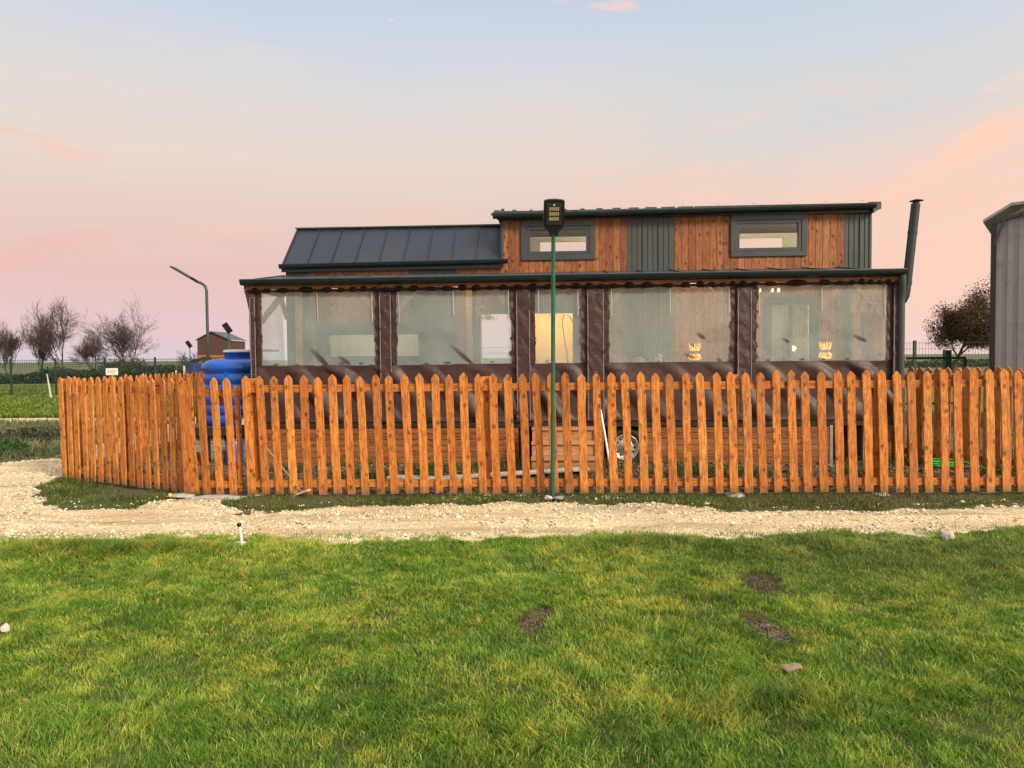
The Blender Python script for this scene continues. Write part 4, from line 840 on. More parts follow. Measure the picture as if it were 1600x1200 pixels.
def glow(u, v, z, e_, r_=0.05):
    e_ *= 1.5; ld = bpy.data.lights.new('lamp_or_fill', 'POINT'); ld.energy = e_; ld.color = (1.0, 0.66, 0.30); ld.shadow_soft_size = r_; ld.specular_factor = 0.0; lo = bpy.data.objects.new('lamp_or_fill', ld); C.objects.link(lo); lo.location = W(u, v, z)
glow(2.86, 0.86, TT+0.32, 5); glow(4.88, 0.86, TT+0.32, 5); glow(4.05, 0.75, 2.58, 9); glow(2.86, 0.75, 2.60, 9); glow(-2.9, 0.75, 2.6, 5); glow(-0.9, 0.75, 2.6, 5)  # last two are added fill lights; no lamp hangs in those bays
lantern(2.86, 'glowing amber lantern behind the fourth clear window, above the wheel side')
lantern(4.88, 'glowing amber lantern behind the last clear window beside the downpipe')
e = empty('storm_lantern', W(2.28, 0.6, TT), 'small white lantern with a grey domed cap behind the fourth window', 'lantern')
MB().lathe([(0, 0), (0.05, 0), (0.055, 0.05), (0.05, 0.17), (0.04, 0.19)], n=20).build('body', 'white', e)
MB().lathe([(0.06, 0.19), (0.062, 0.21), (0.045, 0.235), (0.02, 0.255), (0.0, 0.258)], n=20).build('cap', 'galv', e)
MB().tube([(0.05*math.cos(t), 0, 0.22+0.07*math.sin(t)) for t in [math.pi*i/10 for i in range(11)]], 0.004, 5).build('handle', 'darksteel', e)
e = MB(); e.lathe([(0.0, 0.20), (0.05, 0.195), (0.09, 0.16), (0.105, 0.10), (0.10, 0.04), (0.085, 0.0), (0, 0)], n=20); o = e.build('cushion', 'pinkcloth'); o.location = W(1.98, 0.6, TT); tag(o, 'round salmon pink cushion just above the curtain hem in the fourth window', 'cushion')
# ceiling lamp in bay 4 and string bulbs in bay 5
e = empty('ceiling_lamp', W(2.86, 0.55, 2.93), 'round brass ceiling lamp under the veranda roof, fourth bay', 'lamp')
MB().lathe([(0.03, -0.01), (0.05, -0.03), (0.03, -0.10), (0.15, -0.14), (0.16, -0.17), (0.12, -0.20), (0, -0.21)], n=24).build('lamp_body', 'dry', e)
e2 = empty('hanging_lamp', W(4.05, 0.75, 2.93), 'cluster of small warm bulbs hanging in the last veranda bay', 'lamp')
MB().tube([(0, 0, 0), (0, 0, -0.22)], 0.006, 6).bar((-0.18, 0, -0.22), (0.18, 0, -0.22), 0.015, 0.015).build('arm', 'galv', e2)
for i in range(4): MB().lathe([(0.008, -0.225), (0.022, -0.25), (0.02, -0.28), (0.0, -0.295)], -0.15+0.1*i, 0, 10).build('bulb', 'bulb', e2)
m = MB(); rr = random.Random(4)
for i in range(90):
    a = rr.random()*6.28; p = Vector((0.1*rr.gauss(0, 0.6), 0.08*rr.gauss(0, 0.6), -rr.random()*0.22)); q = p+Vector((rr.gauss(0, 0.03), rr.gauss(0, 0.03), -0.04)); m.tube([p, q], [0.008, 0.003], 4)
m.tube([(0, 0, 0.35), (0, 0, -0.02)], 0.004, 5); o = m.build('dried_flowers', 'dry'); o.location = W(-0.45, 0.8, 2.50); tag(o, 'bunch of dried flowers hanging over the glass door', 'dried flowers')
m = MB(); m.tube([(0, 0, 0), (-0.02, 0.05, 0.62), (-0.07, 0.14, 1.22)], 0.014, 8); o = m.build('broom_stick', 'pine'); o.location = W(-3.30, 0.95, ZF); tag(o, 'pale broom stick leaning on the house wall in the first window', 'stick')
m = MB(); pts = [(0.93, 0.25, 1.2), (0.90, 0.25, 1.9), (0.85, 0.25, 2.18), (0.78, 0.25, 2.28), (0.72, 0.25, 2.22), (0.73, 0.25, 2.0), (0.80, 0.25, 1.7), (0.86, 0.25, 1.3), (0.87, 0.25, ZF+.01)]
pts = [(1.08, 0.3, 1.95), (0.97, 0.3, 2.12), (0.88, 0.3, 2.28), (0.80, 0.3, 2.30), (0.77, 0.3, 2.18), (0.80, 0.3, 1.95), (0.84, 0.3, 1.7), (0.88, 0.3, 1.3), (0.9, 0.3, ZF+.01)]
m.tube([W(*p) for p in pts], 0.008, 6); o = m.build('cable', 'black'); tag(o, 'thin black cable looping in front of the lit yellow door', 'cable')

# ------------------------------------------------------------------ street lamps
def lamp_head(parent, tilt_parent=True):
    # head lies along +y, faces down (-z)
    h = MB(); pr_ = [(-0.115, 0.36), (0.115, 0.36), (0.118, 0.12), (0.10, 0.06), (0.055, 0.02), (0.045, -0.03), (-0.045, -0.03), (-0.055, 0.02), (-0.10, 0.06), (-0.118, 0.12)]
    arc = [(0.115*math.cos(t), 0.36+0.022*math.sin(t)) for t in [math.pi*i/8 for i in range(9)]]
    pr_ = arc+[(-0.118, 0.12), (-0.10, 0.06), (-0.055, 0.02), (-0.045, -0.03), (0.045, -0.03), (0.055, 0.02), (0.10, 0.06), (0.118, 0.12)]
    h.extr(pr_, -0.02, 0.03, 2); hd = h.build('lamp_head', 'black', parent)
    inn = MB().box(-0.085, 0.085, 0.10, 0.335, -0.030, -0.0205, bev=0.003).build('diffuser_plate', 'darksteel', hd)
    l = MB()
    for r_ in range(3):
        for c_ in range(5): l.box(-0.052+c_*0.0225, -0.052+c_*0.0225+0.015, 0.15+r_*0.055, 0.15+r_*0.055+0.038, -0.0345, -0.0305)
    l.build('led_cell', MATLED, hd)
    MB().lathe([(0.011, 0), (0.008, 0.008), (0, 0.01)], 0, 0, 10).build('sensor', 'white', hd).location = (0, 0.325, -0.041)
    return hd
MATLED = plain('led_cell', (0.36, 0.32, 0.16), 0.25, 0.1, 30, 0.0)
def lamp(loc, label, h, r, face, tilt, group=None, sc=1.0, lean=0.0):
    e = empty('street_lamp', loc, label, 'street lamp', face, group)
    e.rotation_euler[1] = R(lean)
    MB().tube([(0, 0, -0.05), (0, 0, h*0.5), (0, 0, h-0.10*sc), (0, -0.03*sc, h)], [r*1.05, r, r, r*0.95], 16).build('pole', 'polegreen', e)
    hd = lamp_head(e); al = R(90-tilt); ca, sa = math.cos(al), math.sin(al)
    mm = Matrix(((-1, 0, 0), (0, -sa, ca), (0, ca, sa))).to_4x4(); mm.translation = Vector((0, -0.03*sc, h-0.01)); hd.matrix_local = mm; hd.scale = (sc, sc, sc)
    return e
# head local +y must point up/outward and its -z face the viewer side: tilt 62 deg above horizontal
e = lamp((0.455, 8.42, 0.03), 'green pole solar lamp standing before the fence at its middle', 3.02, 0.024, 0, 68, lean=0.55)
def arm_lamp(loc, label, h, dirx, group, sc=1.0):
    e = empty('street_lamp', loc, label, 'street lamp', 0, group)
    MB().tube([(0, 0, -0.05), (0, 0, h-0.12), (dirx*0.02, 0, h-0.04), (dirx*0.08, 0, h+0.01), (dirx*0.20, 0, h+0.06)], 0.026, 12).build('pole', 'slate', e)
    a = Vector((dirx*0.17, 0, h+0.05)); b = Vector((dirx*0.62, 0, h+0.32)); d_ = (b-a).normalized()
    MB().bar(a, a+d_*0.12, 0.06, 0.045).build('bracket', 'black', e)
    MB().bar(a+d_*0.10, b, 0.22, 0.026, up=(0, 0, 1)).build('lamp_head', 'black', e)
    return e
arm_lamp((-5.66, 13.8, 0), 'dark pole lamp seen edge-on with upward arm, left of the blue tank', 3.06, -1, 'solar street lamps')
for (x_, y_, hh, lb) in ((-13.55, 35.5, 3.0, 'small solar lamp in front of the far brown cabin'), (-22.6, 52, 2.6, 'tiny distant lamp left of the far brown cabin')):
    e = empty('street_lamp', (x_, y_, 0), lb, 'street lamp', 0, 'solar street lamps'); MB().tube([(0, 0, 0), (0, 0, hh)], 0.035, 8).build('pole', 'polegreen', e)
    MB().bar((0.10, -0.02, hh-0.05), (-0.17, -0.10, hh+0.38), 0.28, 0.05, up=(0, 1, 0)).build('lamp_head', 'black', e)

# ------------------------------------------------------------------ water tank, blocks
te = empty('water_tank', (-4.53, 12.25, 0.60), 'large royal blue plastic water tank with white lid behind the gate', 'water tank'); te.scale = (0.95, 0.95, 1.0)
pf = [(0.0, 0.0), (0.55, 0.0)]
for i in range(5): z = 0.02+i*0.165; pf += [(0.575, z), (0.575, z+0.125), (0.560, z+0.135), (0.560, z+0.155)]
pf += [(0.575, 0.86), (0.60, 0.90), (0.60, 0.93), (0.585, 0.98), (0.52, 1.03), (0.40, 1.06), (0.25, 1.075)]
MB().lathe(pf, n=48).build('tank_body', 'blue', te)
MB().lathe([(0.23, 1.07), (0.225, 1.15), (0.235, 1.16), (0.235, 1.18), (0.21, 1.185)], n=32).build('neck', 'blue', te)
MB().lathe([(0.24, 1.175), (0.24, 1.205), (0.20, 1.215), (0, 1.22)], n=32).build('lid', 'white', te)
MB().tube([(0.30, -0.50, 0.10), (0.30, -0.64, 0.10), (0.30, -0.66, 0.02)], 0.025, 10).build('outlet_pipe', 'white', te)
MB().box(-0.03, 0.03, -0.575, -0.545, 0.70, 1.0, bev=0.008).build('mould_rib', 'blue', te)
e = empty('tank_stand', (-4.60, 12.25, 0), 'dark slab on stacked grey blocks carrying the blue tank', 'stand')
MB().box(-0.65, 0.65, -0.65, 0.65, 0.45, 0.599, bev=0.01).build('slab', 'darksteel', e)
for cx_ in (-0.5, -0.1, 0.4):
    for cy_ in (-0.45, 0.3):
        for k in range(4): MB().box(cx_-0.1, cx_+0.12, cy_-0.1, cy_+0.1, -0.08+k*0.132, -0.08+k*0.132+0.126, bev=0.008).build('block', 'greyblock', e)
m = MB(); m.lathe([(0, 0), (0.12, 0), (0.13, 0.05), (0.13, 0.38), (0.11, 0.42), (0, 0.43)], n=20); o = m.build('blue_drum', 'blue'); o.location = (-4.30, 11.4, 0.0); tag(o, 'small blue drum standing in front of the tank stand', 'drum')

# ------------------------------------------------------------------ small things in the plot
def stick(a, b, r_, mat, label, name='stick', cat='stick'):
    m = MB(); a = Vector(a); b = Vector(b); m.tube([(0, 0, 0), (b-a)*0.5+Vector((0.004, 0, 0)), b-a], r_, 8); o = m.build(name, mat); o.location = a; return tag(o, label, cat)
stick((1.42, 10.68, 0.0), (1.32, 11.05, 0.86), 0.016, 'white', 'cream coloured stick leaning on the veranda skirting by the steps')
stick((-2.55, 8.95, 0.0), (-3.25, 9.05, 0.86), 0.009, 'clip', 'thin pale rod leaning diagonally behind the fence near the gate', 'rod', 'rod')
o = MB().bar((0, 0, 0), (0.26, -0.12, 0.10), 0.06, 0.025).build('wood_offcut', 'pine'); o.location = (-2.63, 8.66, 0.03); tag(o, 'short wooden offcut lying under the fence near the gate', 'offcut')
o = MB().box(-1.05, 1.05, -0.10, 0.10, 0, 0.035, bev=0.006).build('plank', 'clip'); o.location = (0.0, 9.95, 0.06); o.rotation_euler = (0, R(-1.6), R(10)); tag(o, 'long pale plank lying on the soil before the steps', 'plank')
o = MB().box(-0.5, 0.5, -0.12, 0.12, 0, 0.03, bev=0.006).build('plank', 'clip'); o.location = (-1.15, 9.70, 0.05); o.rotation_euler = (0, R(2), R(-6)); tag(o, 'short grey plank lying on the soil left of the long one', 'plank')
e = empty('metal_stand', W(4.92, -0.25, 0), 'galvanised metal stand with two uprights beside the skirting on the right', 'stand', -TH)
for x_ in (-0.27, 0.20, 0.26): MB().box(x_-0.02, x_+0.02, -0.02, 0.02, 0.03, 0.62).build('upright', 'galv', e)
MB().box(-0.40, 0.45, -0.03, 0.03, 0.0, 0.03).box(-0.36, -0.30, -0.25, 0.25, 0.031, 0.055).box(0.25, 0.31, -0.25, 0.25, 0.031, 0.055).build('foot', 'galv', e)
MB().box(-0.02, 0.02, -0.02, 0.02, 0.031, 0.34).build('upright', 'galv', e)
hp = []
for i in range(64):
    t = i/64*2*math.pi*3; hp.append((6.02+0.30*math.cos(t)*(0.7+0.1*(i % 7)/7), 10.3+0.28*math.sin(t)*(0.8+0.02*(i % 5)), 0.08+0.012*(i/10)))
hp += [(6.5, 10.1, 0.06), (6.62, 9.95, 0.07), (6.66, 9.85, 0.25), (6.60, 9.86, 0.48), (6.70, 9.75, 0.62)]
hp2 = [(6.85, 9.55, 0.05), (7.0, 9.35, 0.08), (7.05, 9.20, 0.30), (6.93, 9.30, 0.62), (6.83, 9.42, 0.86), (6.86, 9.40, 1.0), (6.87, 9.42, 1.26), (6.84, 9.46, 1.10)]
def smooth_path(P, n=4):
    P = [Vector(p) for p in P]; out = []
    for i in range(len(P)-1):
        p0, p1, p2, p3 = P[max(i-1, 0)], P[i], P[i+1], P[min(i+2, len(P)-1)]
        for k in range(n):
            t = k/n; out.append(0.5*((2*p1)+(p2-p0)*t+(2*p0-5*p1+4*p2-p3)*t*t+(3*p1-p0-3*p2+p3)*t**3))
    return out+[P[-1]]
o = MB().tube(smooth_path(hp, 2)+smooth_path(hp2), 0.013, 8).build('garden_hose', 'hose'); tag(o, 'bright green garden hose coiled on the soil and hung on the right fence', 'hose')
# pipe and rocks in the lawn
e = empty('standpipe', (-2.33, 6.32, 0.0), 'white plastic pipe with a black end sticking out of the lawn edge', 'pipe')
MB().tube([(0.0, 0, -0.05), (-0.012, 0, 0.10), (-0.028, 0, 0.225)], 0.012, 12).build('pipe', 'white', e)
MB().lathe([(0.0, 0.0), (0.016, 0.004), (0.020, 0.02), (0.016, 0.034), (0, 0.038)], -0.029, -0.004, 12).build('cap', 'black', e).location = (0, 0, 0.213)
def rock(name, loc, s, mat, label, cat='rock', seed=0):
    m = MB(); rr = random.Random(seed); nn = 12; pr_ = []
    vs = []; ph = [rr.random()*6 for _ in range(6)]
    for j in range(9):
        th_ = math.pi*j/8
        for k in range(nn):
            a = 2*math.pi*k/nn; q = 1+0.16*math.sin(2*a+ph[0]+th_)+0.12*math.sin(3*a+ph[1])*math.sin(th_*2+ph[2])+0.07*rr.uniform(-1, 1)
            vs.append((s[0]*q*math.sin(th_)*math.cos(a), s[1]*q*math.sin(th_)*math.sin(a), s[2]*(-math.cos(th_))*q+s[2]*0.6))
    m.add(vs, [(j*nn+k, j*nn+(k+1) % nn, (j+1)*nn+(k+1) % nn, (j+1)*nn+k) for j in range(8) for k in range(nn)], 0.5)
    o = m.build(name, mat); o.location = loc; return tag(o, label, cat)
rock('rock', (3.77, 6.36, 0.04), (0.045, 0.04, 0.045), 'rock', 'upright pale stone at the right edge of the lawn by the track', seed=1)
rock('rock', (-2.40, 6.42, 0.03), (0.06, 0.05, 0.02), 'rock', 'flat white stone beside the white standpipe', seed=2)
rock('rock', (-3.07, 4.40, 0.03), (0.03, 0.03, 0.025), 'rock', 'small white stone at the far left of the lawn', seed=3)
rock('rock', (0.40, 8.33, 0.04), (0.045, 0.04, 0.025), 'rock', 'pale stone at the foot of the green lamp pole, left side', seed=4)
rock('rock', (0.52, 8.34, 0.04), (0.07, 0.05, 0.018), 'greyblock', 'flat grey stone at the foot of the green lamp pole, right side', seed=5)
rock('clay_lump', (1.44, 3.80, 0.012), (0.062, 0.036, 0.016), 'clay', 'crusty brown lump of clay lying in the lawn', 'clod', seed=6)
rock('rock', (-3.96, 8.78, 0.02), (0.17, 0.10, 0.022), 'concrete', 'rough concrete pad under the corner post by the gate', seed=7)
rock('rock', (-3.45, 8.72, 0.0), (0.42, 0.10, 0.028), 'concrete', 'long low concrete strip below the gate', seed=8)
rock('yellow_cap', (-4.05, 8.68, 0.045), (0.025, 0.025, 0.022), 'yellow', 'small yellow cap lying by the corner post', 'cap', seed=9)

# ------------------------------------------------------------------ far things
# shed on the right
se2 = empty('metal_shed', (10.33, 16.0, 0), 'tall grey weathered sheet metal shed with dark steel frame at right', 'shed', R(-37))
ang = 0.0
m = MB(); nn = 64; Wd = 3.2
for i in range(nn):
    a = 0.10+Wd*i/nn; b = 0.10+Wd*(i+1)/nn; zt = min(4.36+0.62*a, 4.74)
    o_ = 0.02 if i % 4 in (0, 1) else 0.0
    m.box(a, b-0.0005, 0.02-o_, 0.05, 0.02, zt, 0.5)
m.build('front_wall', 'silo', se2)
m = MB(); m.box(0.10, 0.14, 0.06, 5.0, 0.02, 4.40); m.build('side_wall', 'silo', se2)
MB().box(0.0, 0.10, -0.06, 0.04, 0.0, 4.42).build('frame_post', 'darksteel', se2)
MB().box(2.35, 2.45, -0.05, -0.002, 0.0, 4.6).build('frame_post', 'darksteel', se2)
MB().bar((0.0, -0.05, 4.43), (1.3, -0.05, 4.73), 0.05, 0.06).build('frame_beam', 'slate', se2)
MB().bar((0.05, -0.07, 3.93), (0.24, -0.07, 4.48), 0.04, 0.045).build('frame_brace', 'slate', se2)
MB().bar((0.54, -0.07, 4.60), (0.75, -0.07, 4.20), 0.04, 0.045).build('frame_brace', 'slate', se2)
RP = [(-0.14, 4.50), (0.36, 4.80), (3.6, 4.82), (3.6, 4.77), (0.36, 4.74), (-0.14, 4.44)]
MB().extr([(a, b) for a, b in RP], -0.14, 5.2, 1).build('roof', 'silo', se2)
# mesh fences
def mesh_fence(x0, x1, y0, y1, h, posts, step, label, rows, wr_=0.006, pr_=0.045):
    A = Vector((x0, y0, 0)); B = Vector((x1, y1, 0)); L = (B-A).length
    e = empty('mesh_fence', A, label, 'fence', math.atan2(y1-y0, x1-x0))
    m = MB(); n = int(L/step)
    for i in range(n): m.bar((i*step, 0, 0.05), (i*step, 0, h), wr_, wr_)
    for r_ in rows: m.bar((0, 0.01, r_), (L, 0.01, r_), wr_*1.2, wr_*1.6)
    m.build('wire_panel', 'meshgreen', e)
    for p in posts: MB().box(p-pr_, p+pr_, -pr_, pr_, 0, h+0.06).build('post', 'meshgreen', e)
    return e
mesh_fence(-2.0, 24, 26, 24, 2.02, [0.5, 3, 5.5, 8, 10.5, 13.0, 15.55, 18.0, 20.5, 23], 0.10, 'tall dark wire mesh fence behind the house and shed', (0.3, 0.6, 0.9, 1.2, 1.5, 1.8, 2.0))
e = empty('field_gate', (9.6, 18, 0), 'low dark green field gate behind the right picket fence', 'gate')
MB().box(0.0, 1.45, -0.02, 0.02, 1.50, 1.56).box(0, 1.45, -0.02, 0.02, 0.4, 0.45).build('gate_rail', 'meshgreen', e)
MB().box(0.92, 1.06, -0.07, 0.07, 0, 1.72).box(1.38, 1.45, -0.03, 0.03, 0, 1.499).build('gate_post', 'meshgreen', e)
mesh_fence(-40, -12.0, 37, 34, 1.75, [1.0, 3.9, 6.6, 9.2, 11.3, 12.9, 14.5, 16.2, 18.5, 21, 23.5, 26], 0.09, 'green wire mesh fence across the meadow at far left', (0.3, 0.7, 1.1, 1.4, 1.5, 1.6, 1.7), 0.010, 0.035)
MB_ = MB().box(-0.28, 0.28, -0.01, 0.01, -0.16, 0.16).build('sign', 'white'); MB_.location = (-18.6, 34.4, 1.15); tag(MB_, 'small white sign with red lines on the far green fence', 'sign')
MATRED = plain('sign_red', (0.6, 0.12, 0.08), 0.5, 0.05, 5)
MB().box(-0.2, 0.2, -0.016, -0.011, 0.02, 0.05).box(-0.22, 0.18, -0.016, -0.011, -0.06, -0.04).build('sign_marking', MATRED, MB_)
for i, (x_, y_, l_) in enumerate(((-20.6, 33, 'whitish sapling stem leaning, nearest the thick green post'), (-18.0, 33, 'whitish bent sapling stem in the meadow left of the sign'), (-16.3, 32.5, 'thin white sapling stem just left of the wooden fence corner'))):
    m = MB(); q = [-.15, .2, .1][i]; m.tube([(0, 0, 0), (q*.4, 0, 0.5), (q, 0, 1.1)], [0.05, 0.04, 0.02], 6); o = m.build('sapling', 'rock'); o.location = (x_, y_, 0); tag(o, l_, 'sapling', 'saplings in the meadow')
# far cabin
ce = empty('far_cabin', (-26.3, 62, 0), 'small distant brown gabled cabin with orange plank lower walls', 'cabin', 0)
m = MB(); 
for i in range(11): m.box(-0.02, 2.75, -0.03, 0.0, 0.3+i*0.16, 0.3+i*0.16+0.15)
m.build('lower_wall', 'farwood', ce)
MB().extr([(0, 2.06), (2.73, 2.06), (2.73, 3.30), (1.2, 4.0), (0, 3.35)], -0.03, 0.02, 1).build('upper_wall', 'brownwall', ce)
MB().box(0, 2.73, 0.03, 3.5, 0.3, 3.25).build('side_wall', 'brownwall', ce)
MB().add([(-0.1, -0.15, 3.36), (1.2, -0.15, 4.06), (2.9, -0.15, 3.30), (-0.1, 3.7, 3.36), (1.2, 3.7, 4.06), (2.9, 3.7, 3.30), (-0.1, -0.15, 3.26), (1.2, -0.15, 3.96), (2.9, -0.15, 3.20)], [(0, 1, 4, 3), (1, 2, 5, 4), (0, 6, 7, 1), (1, 7, 8, 2)]).build('roof', 'slate', ce)
MB().box(0.35, 1.15, -0.06, -0.031, 1.35, 1.95).build('window', 'framegrey', ce)
MB().box(2.74, 5.4, 0.5, 4.5, 2.35, 2.5).box(4.0, 4.12, 0.5, 0.62, 0, 2.349).build('canopy', 'darksteel', ce)
MATNAVY = plain('navy_tarp', (0.010, 0.03, 0.16), 0.6, 0.2, 5)
e = empty('blue_canopy', (-23.0, 50, 0), 'distant blue tarpaulin canopy on white posts by the cabin', 'canopy')
MB().box(1.05, 1.55, 0, 2, 0.7, 1.45, bev=0.1).build('tarpaulin', MATNAVY, e)
MB().add([(0.2, 0, 0.98), (1.5, 0, 1.72), (1.5, 2, 1.80), (0.2, 2, 1.05)], [(0, 1, 2, 3)]).build('roof_sheet', 'galv', e)
MB().box(0.25, 0.32, 0, 0.1, 0, 0.97).box(0.80, 0.88, 0, 0.1, 0, 1.28).build('post', 'white', e)

# ------------------------------------------------------------------ trees
def tree(name, label, loc, h, seed, levels=6, spread=0.5, stems=1, twigs=True, leaf=None, group=None, thick=1.0, lean=0.0, split=3, upw=0.05, basef=0.30, wid=None):
    rr = random.Random(seed); trunk = MB(); tw = MB(); leaves = []
    def grow(p, d, ln, r_, lv, up):
        n = 3 if lv > 1 else 2; pts = [p.copy()]; rs = [r_]
        for i in range(n):
            d = (d+Vector((rr.gauss(0, 0.12), rr.gauss(0, 0.12), rr.gauss(0, 0.06)+up))).normalized(); p = p+d*ln/n; pts.append(p.copy()); rs.append(r_*(1-0.35*(i+1)/n))
        (trunk if lv >= levels-2 else tw).tube(pts, rs, 6 if lv >= levels-2 else 3, 0.5, caps=False)
        if lv == 0:
            leaves.append((p, d)); return
        k = split+(1 if rr.random() < 0.4 else 0)
        for i in range(k):
            if i == 0:      # the leader carries on
                grow(pts[-1], (d+Vector((rr.gauss(0, 0.15), rr.gauss(0, 0.15), 0.05))).normalized(), ln*rr.uniform(0.78, 0.95), rs[-1]*0.95, lv-1, up); continue
            az = rr.random()*6.283; o = d.orthogonal().normalized(); o.rotate(Matrix.Rotation(az, 3, d))
            nd = (d*0.9+o*rr.uniform(0.45, 1.0)*spread*1.6).normalized()
            f_ = rr.uniform(0.35, 1.0) if lv < levels else rr.uniform(0.6, 1.0); q = pts[0].lerp(pts[-1], f_) if n < 3 else (pts[1].lerp(pts[2], (f_-0.33)*3) if f_ < 0.66 else pts[2].lerp(pts[3], min(1, (f_-0.66)*3)))
            grow(q, nd, ln*rr.uniform(0.6, 0.85), max(r_*rr.uniform(0.40, 0.60), 0.012), lv-1, up)
    e = empty(name, loc, label, 'tree', 0, group)
    base = h*basef
    for s in range(stems):
        a = rr.random()*6.28; d = Vector((math.cos(a)*0.25*(stems > 1)+lean, math.sin(a)*0.25*(stems > 1), 1)).normalized()
        grow(Vector((0.3*math.cos(a)*(stems > 1), 0.3*math.sin(a)*(stems > 1), -0.1)), d, base, 0.022*h*thick/(stems**0.4), levels, upw)
    # normalise the height
    zz = max(max(v[2] for v in trunk.v), max(v[2] for v in tw.v)); k = h/zz
    kx = k
    if wid:
        tv = np.array(tw.v); kx = wid/np.percentile(np.hypot(tv[:, 0]-tv[:, 0].mean(), tv[:, 1]-tv[:, 1].mean()), 95)
    for b in (trunk, tw): b.v = [(x_*kx, y_*kx, z_*k) for x_, y_, z_ in b.v]
    trunk.build('trunk', 'bark', e); c_ = tw.build('crown', 'bark', e)
    if leaf:
        P = np.array([[p.x*kx, p.y*kx, p.z*k] for p, d in leaves]); P = P[P[:, 2] > 0.34*h]; n0 = len(P); m_ = leaf['n']; n_ = n0*m_
        Q = np.repeat(P, m_, 0)+RNG.normal(0, leaf['sp'], (n_, 3)); s = RNG.uniform(0.5, 1.2, n_)*leaf['s']
        A = RNG.normal(size=(n_, 3)); A /= np.linalg.norm(A, axis=1)[:, None]; B = RNG.normal(size=(n_, 3)); B -= (A*B).sum(1)[:, None]*A; B /= np.linalg.norm(B, axis=1)[:, None]
        V = np.stack([Q-A*s[:, None], Q+B*s[:, None]*.5, Q+A*s[:, None], Q-B*s[:, None]*.5], 1).reshape(-1, 3)
        F = np.arange(n_*4).reshape(-1, 4); col = np.array(leaf['c'])[RNG.integers(0, len(leaf['c']), n_)]*RNG.uniform(0.6, 1.3, (n_, 1))
        npmesh('leaves', V, F, 'leafcol', np.repeat(col, 4, 0), parent=c_)
    return e
brown = [(0.10, 0.05, 0.035), (0.13, 0.075, 0.045)]
G_ = 'bare trees on the left horizon'
def at_px(px, D): return ((px-800)/1155*D, D, 0)
tree('bare_tree', 'tallest bare tree, widest crown, nearest the street lamp', at_px(205, 66), 8.4, 3, 6, 0.52, 3, group=G_, thick=0.9, wid=2.7)
tree('bare_tree', 'broad bare tree second from the street lamp', at_px(107, 64), 7.7, 5, 6, 0.50, 2, group=G_, thick=0.9, wid=2.0, basef=0.24)
tree('bare_tree', 'slim bare tree third in the left row with upright twigs', at_px(60, 66), 6.2, 8, 6, 0.36, 3, group=G_, thick=0.8, wid=1.35, basef=0.24)
tree('bare_tree', 'bare tree at the left edge of the photo', at_px(16, 66), 5.9, 9, 6, 0.36, 3, group=G_, thick=0.8, wid=1.35, basef=0.24)
tree('bare_tree', 'short bushy bare tree between the two broad ones', at_px(150, 70), 5.0, 12, 6, 0.45, 3, group=G_, thick=0.8, wid=1.7)
tree('bare_tree', 'tiny bare tree next to the distant lamp', at_px(292, 75), 3.0, 15, 5, 0.5, 2, group=G_, thick=0.7)
tree('leafy_tree', 'round brown leafed tree with leaning trunk right of the chimney', (36.9, 62, 0), 7.5, 23, 5, 0.60, 1, leaf=dict(n=42, sp=0.32, s=0.085, c=[(0.085, 0.05, 0.025), (0.12, 0.062, 0.03), (0.055, 0.052, 0.022)]), thick=2.4, lean=0.08, split=4, upw=0.07, basef=0.46, wid=1.9)
def bush(name, label, loc, R_, n, s, cols, kind=None, cat='bush', group=None):
    th_ = RNG.random(n)*6.283; ph_ = np.arccos(RNG.uniform(0, 1, n)); rad = (0.45+0.55*RNG.random(n)**0.5)*(0.75+0.5*fbm(th_*1.4, ph_*2, 1.4, 3, 12))
    Q = np.stack([R_[0]*rad*np.sin(ph_)*np.cos(th_), R_[1]*rad*np.sin(ph_)*np.sin(th_), R_[2]*rad*np.cos(ph_)], 1)
    A = RNG.normal(size=(n, 3)); A /= np.linalg.norm(A, axis=1)[:, None]; B = RNG.normal(size=(n, 3)); B -= (A*B).sum(1)[:, None]*A; B /= np.linalg.norm(B, axis=1)[:, None]
    s = RNG.uniform(0.5, 1.3, n)*s
    V = np.stack([Q-A*s[:, None], Q+B*s[:, None]*.3, Q+A*s[:, None], Q-B*s[:, None]*.3], 1).reshape(-1, 3)
    col = np.array(cols)[RNG.integers(0, len(cols), n)]*RNG.uniform(0.5, 1.4, (n, 1))
    o = npmesh(name, V, np.arange(n*4).reshape(-1, 4), 'leafcol', np.repeat(col, 4, 0)); o.location = loc
    return tag(o, label, cat, group, kind)
dkb = [(0.05, 0.04, 0.028), (0.035, 0.042, 0.02), (0.075, 0.05, 0.035)]
bush('bush', 'dark dense bush under the tallest bare tree', at_px(188, 58), (2.4, 1.5, 1.75), 5000, 0.10, dkb)
bush('bush', 'russet low bush at the right foot of the tallest tree', at_px(215, 60), (1.3, 1.0, 1.9), 2500, 0.09, [(0.13, 0.055, 0.04), (0.10, 0.06, 0.04)])
bush('bush', 'sparse grey bush towards the blue canopy', at_px(258, 62), (2.8, 1.0, 1.2), 2600, 0.08, [(0.09, 0.075, 0.065), (0.06, 0.06, 0.04)])
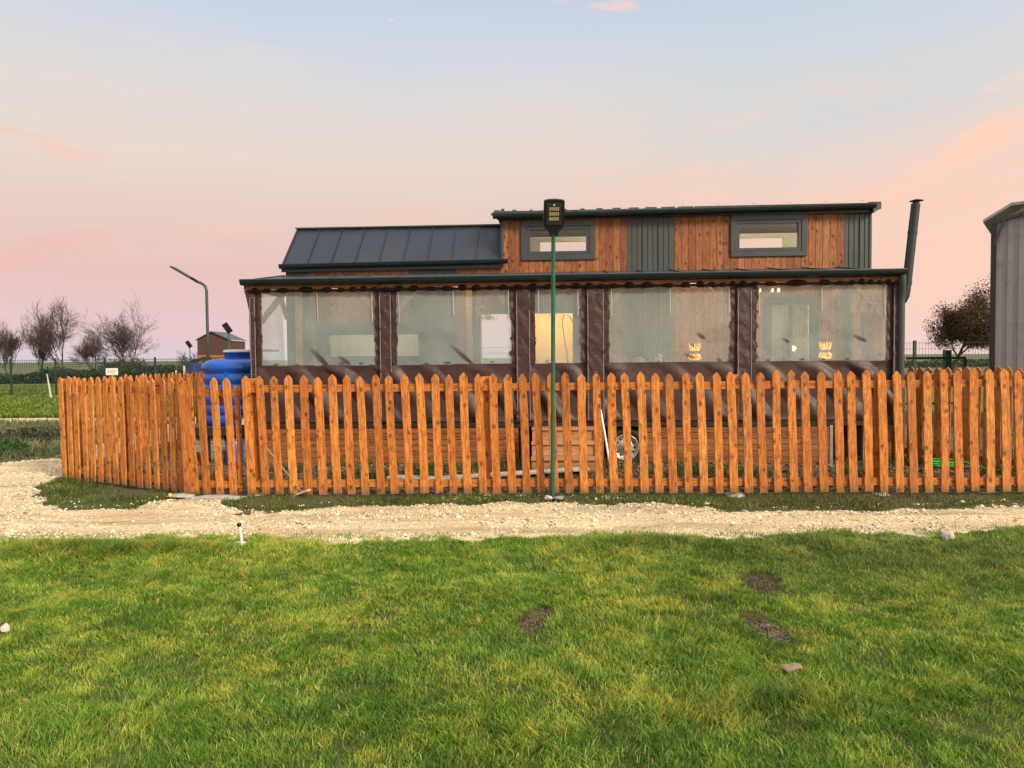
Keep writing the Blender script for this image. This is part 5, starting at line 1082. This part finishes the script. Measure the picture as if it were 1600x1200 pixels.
bush('low_shrub', 'low bright green weed clump beside the track at the left edge', (-9.35, 13.5, 0), (0.55, 0.4, 0.26), 1500, 0.035, [(0.03, 0.09, 0.02), (0.05, 0.12, 0.03)])
bush('low_shrub', 'dark straggly weed mound behind the green clump at left', (-9.9, 15.4, 0), (1.1, 0.5, 0.28), 1600, 0.045, [(0.05, 0.05, 0.03), (0.06, 0.08, 0.03)])
# long far hedge
n = 26000; x = RNG.uniform(-62, -17, n); z = RNG.random(n)**1.3*(0.25+1.5*fbm(x, x*0, 0.35, 3, 14)); y = 56+RNG.uniform(-1, 1, n)
Q = np.stack([x, y, z], 1); A = RNG.normal(size=(n, 3)); A /= np.linalg.norm(A, axis=1)[:, None]; B = np.cross(A, RNG.normal(size=(n, 3))); B /= np.linalg.norm(B, axis=1)[:, None]; s = RNG.uniform(0.06, 0.16, n)[:, None]
V = np.stack([Q-A*s, Q+B*s*.5, Q+A*s, Q-B*s*.5], 1).reshape(-1, 3); cc = np.array([[0.035, 0.05, 0.028]])*RNG.uniform(0.5, 1.5, (n, 1))
o = npmesh('hedge', V, np.arange(n*4).reshape(-1, 4), 'leafcol', np.repeat(cc, 4, 0)); tag(o, 'long dark hedge along the far edge of the meadow', 'hedge', kind='stuff')
n = 9000; x = RNG.uniform(30, 62, n); z = RNG.random(n)*(0.5+0.7*fbm(x, x*0, 0.3, 3, 16)); y = 85+RNG.uniform(-1, 1, n)
Q = np.stack([x, y, z], 1); A = RNG.normal(size=(n, 3)); A /= np.linalg.norm(A, axis=1)[:, None]; B = np.cross(A, RNG.normal(size=(n, 3))); B /= np.linalg.norm(B, axis=1)[:, None]; s = RNG.uniform(0.06, 0.16, n)[:, None]
V = np.stack([Q-A*s, Q+B*s*.5, Q+A*s, Q-B*s*.5], 1).reshape(-1, 3); cc = np.array([[0.04, 0.05, 0.03]])*RNG.uniform(0.5, 1.5, (n, 1))
o = npmesh('hedge', V, np.arange(n*4).reshape(-1, 4), 'leafcol', np.repeat(cc, 4, 0)); tag(o, 'low dark hedge on the horizon behind the leafy tree', 'hedge', kind='stuff')
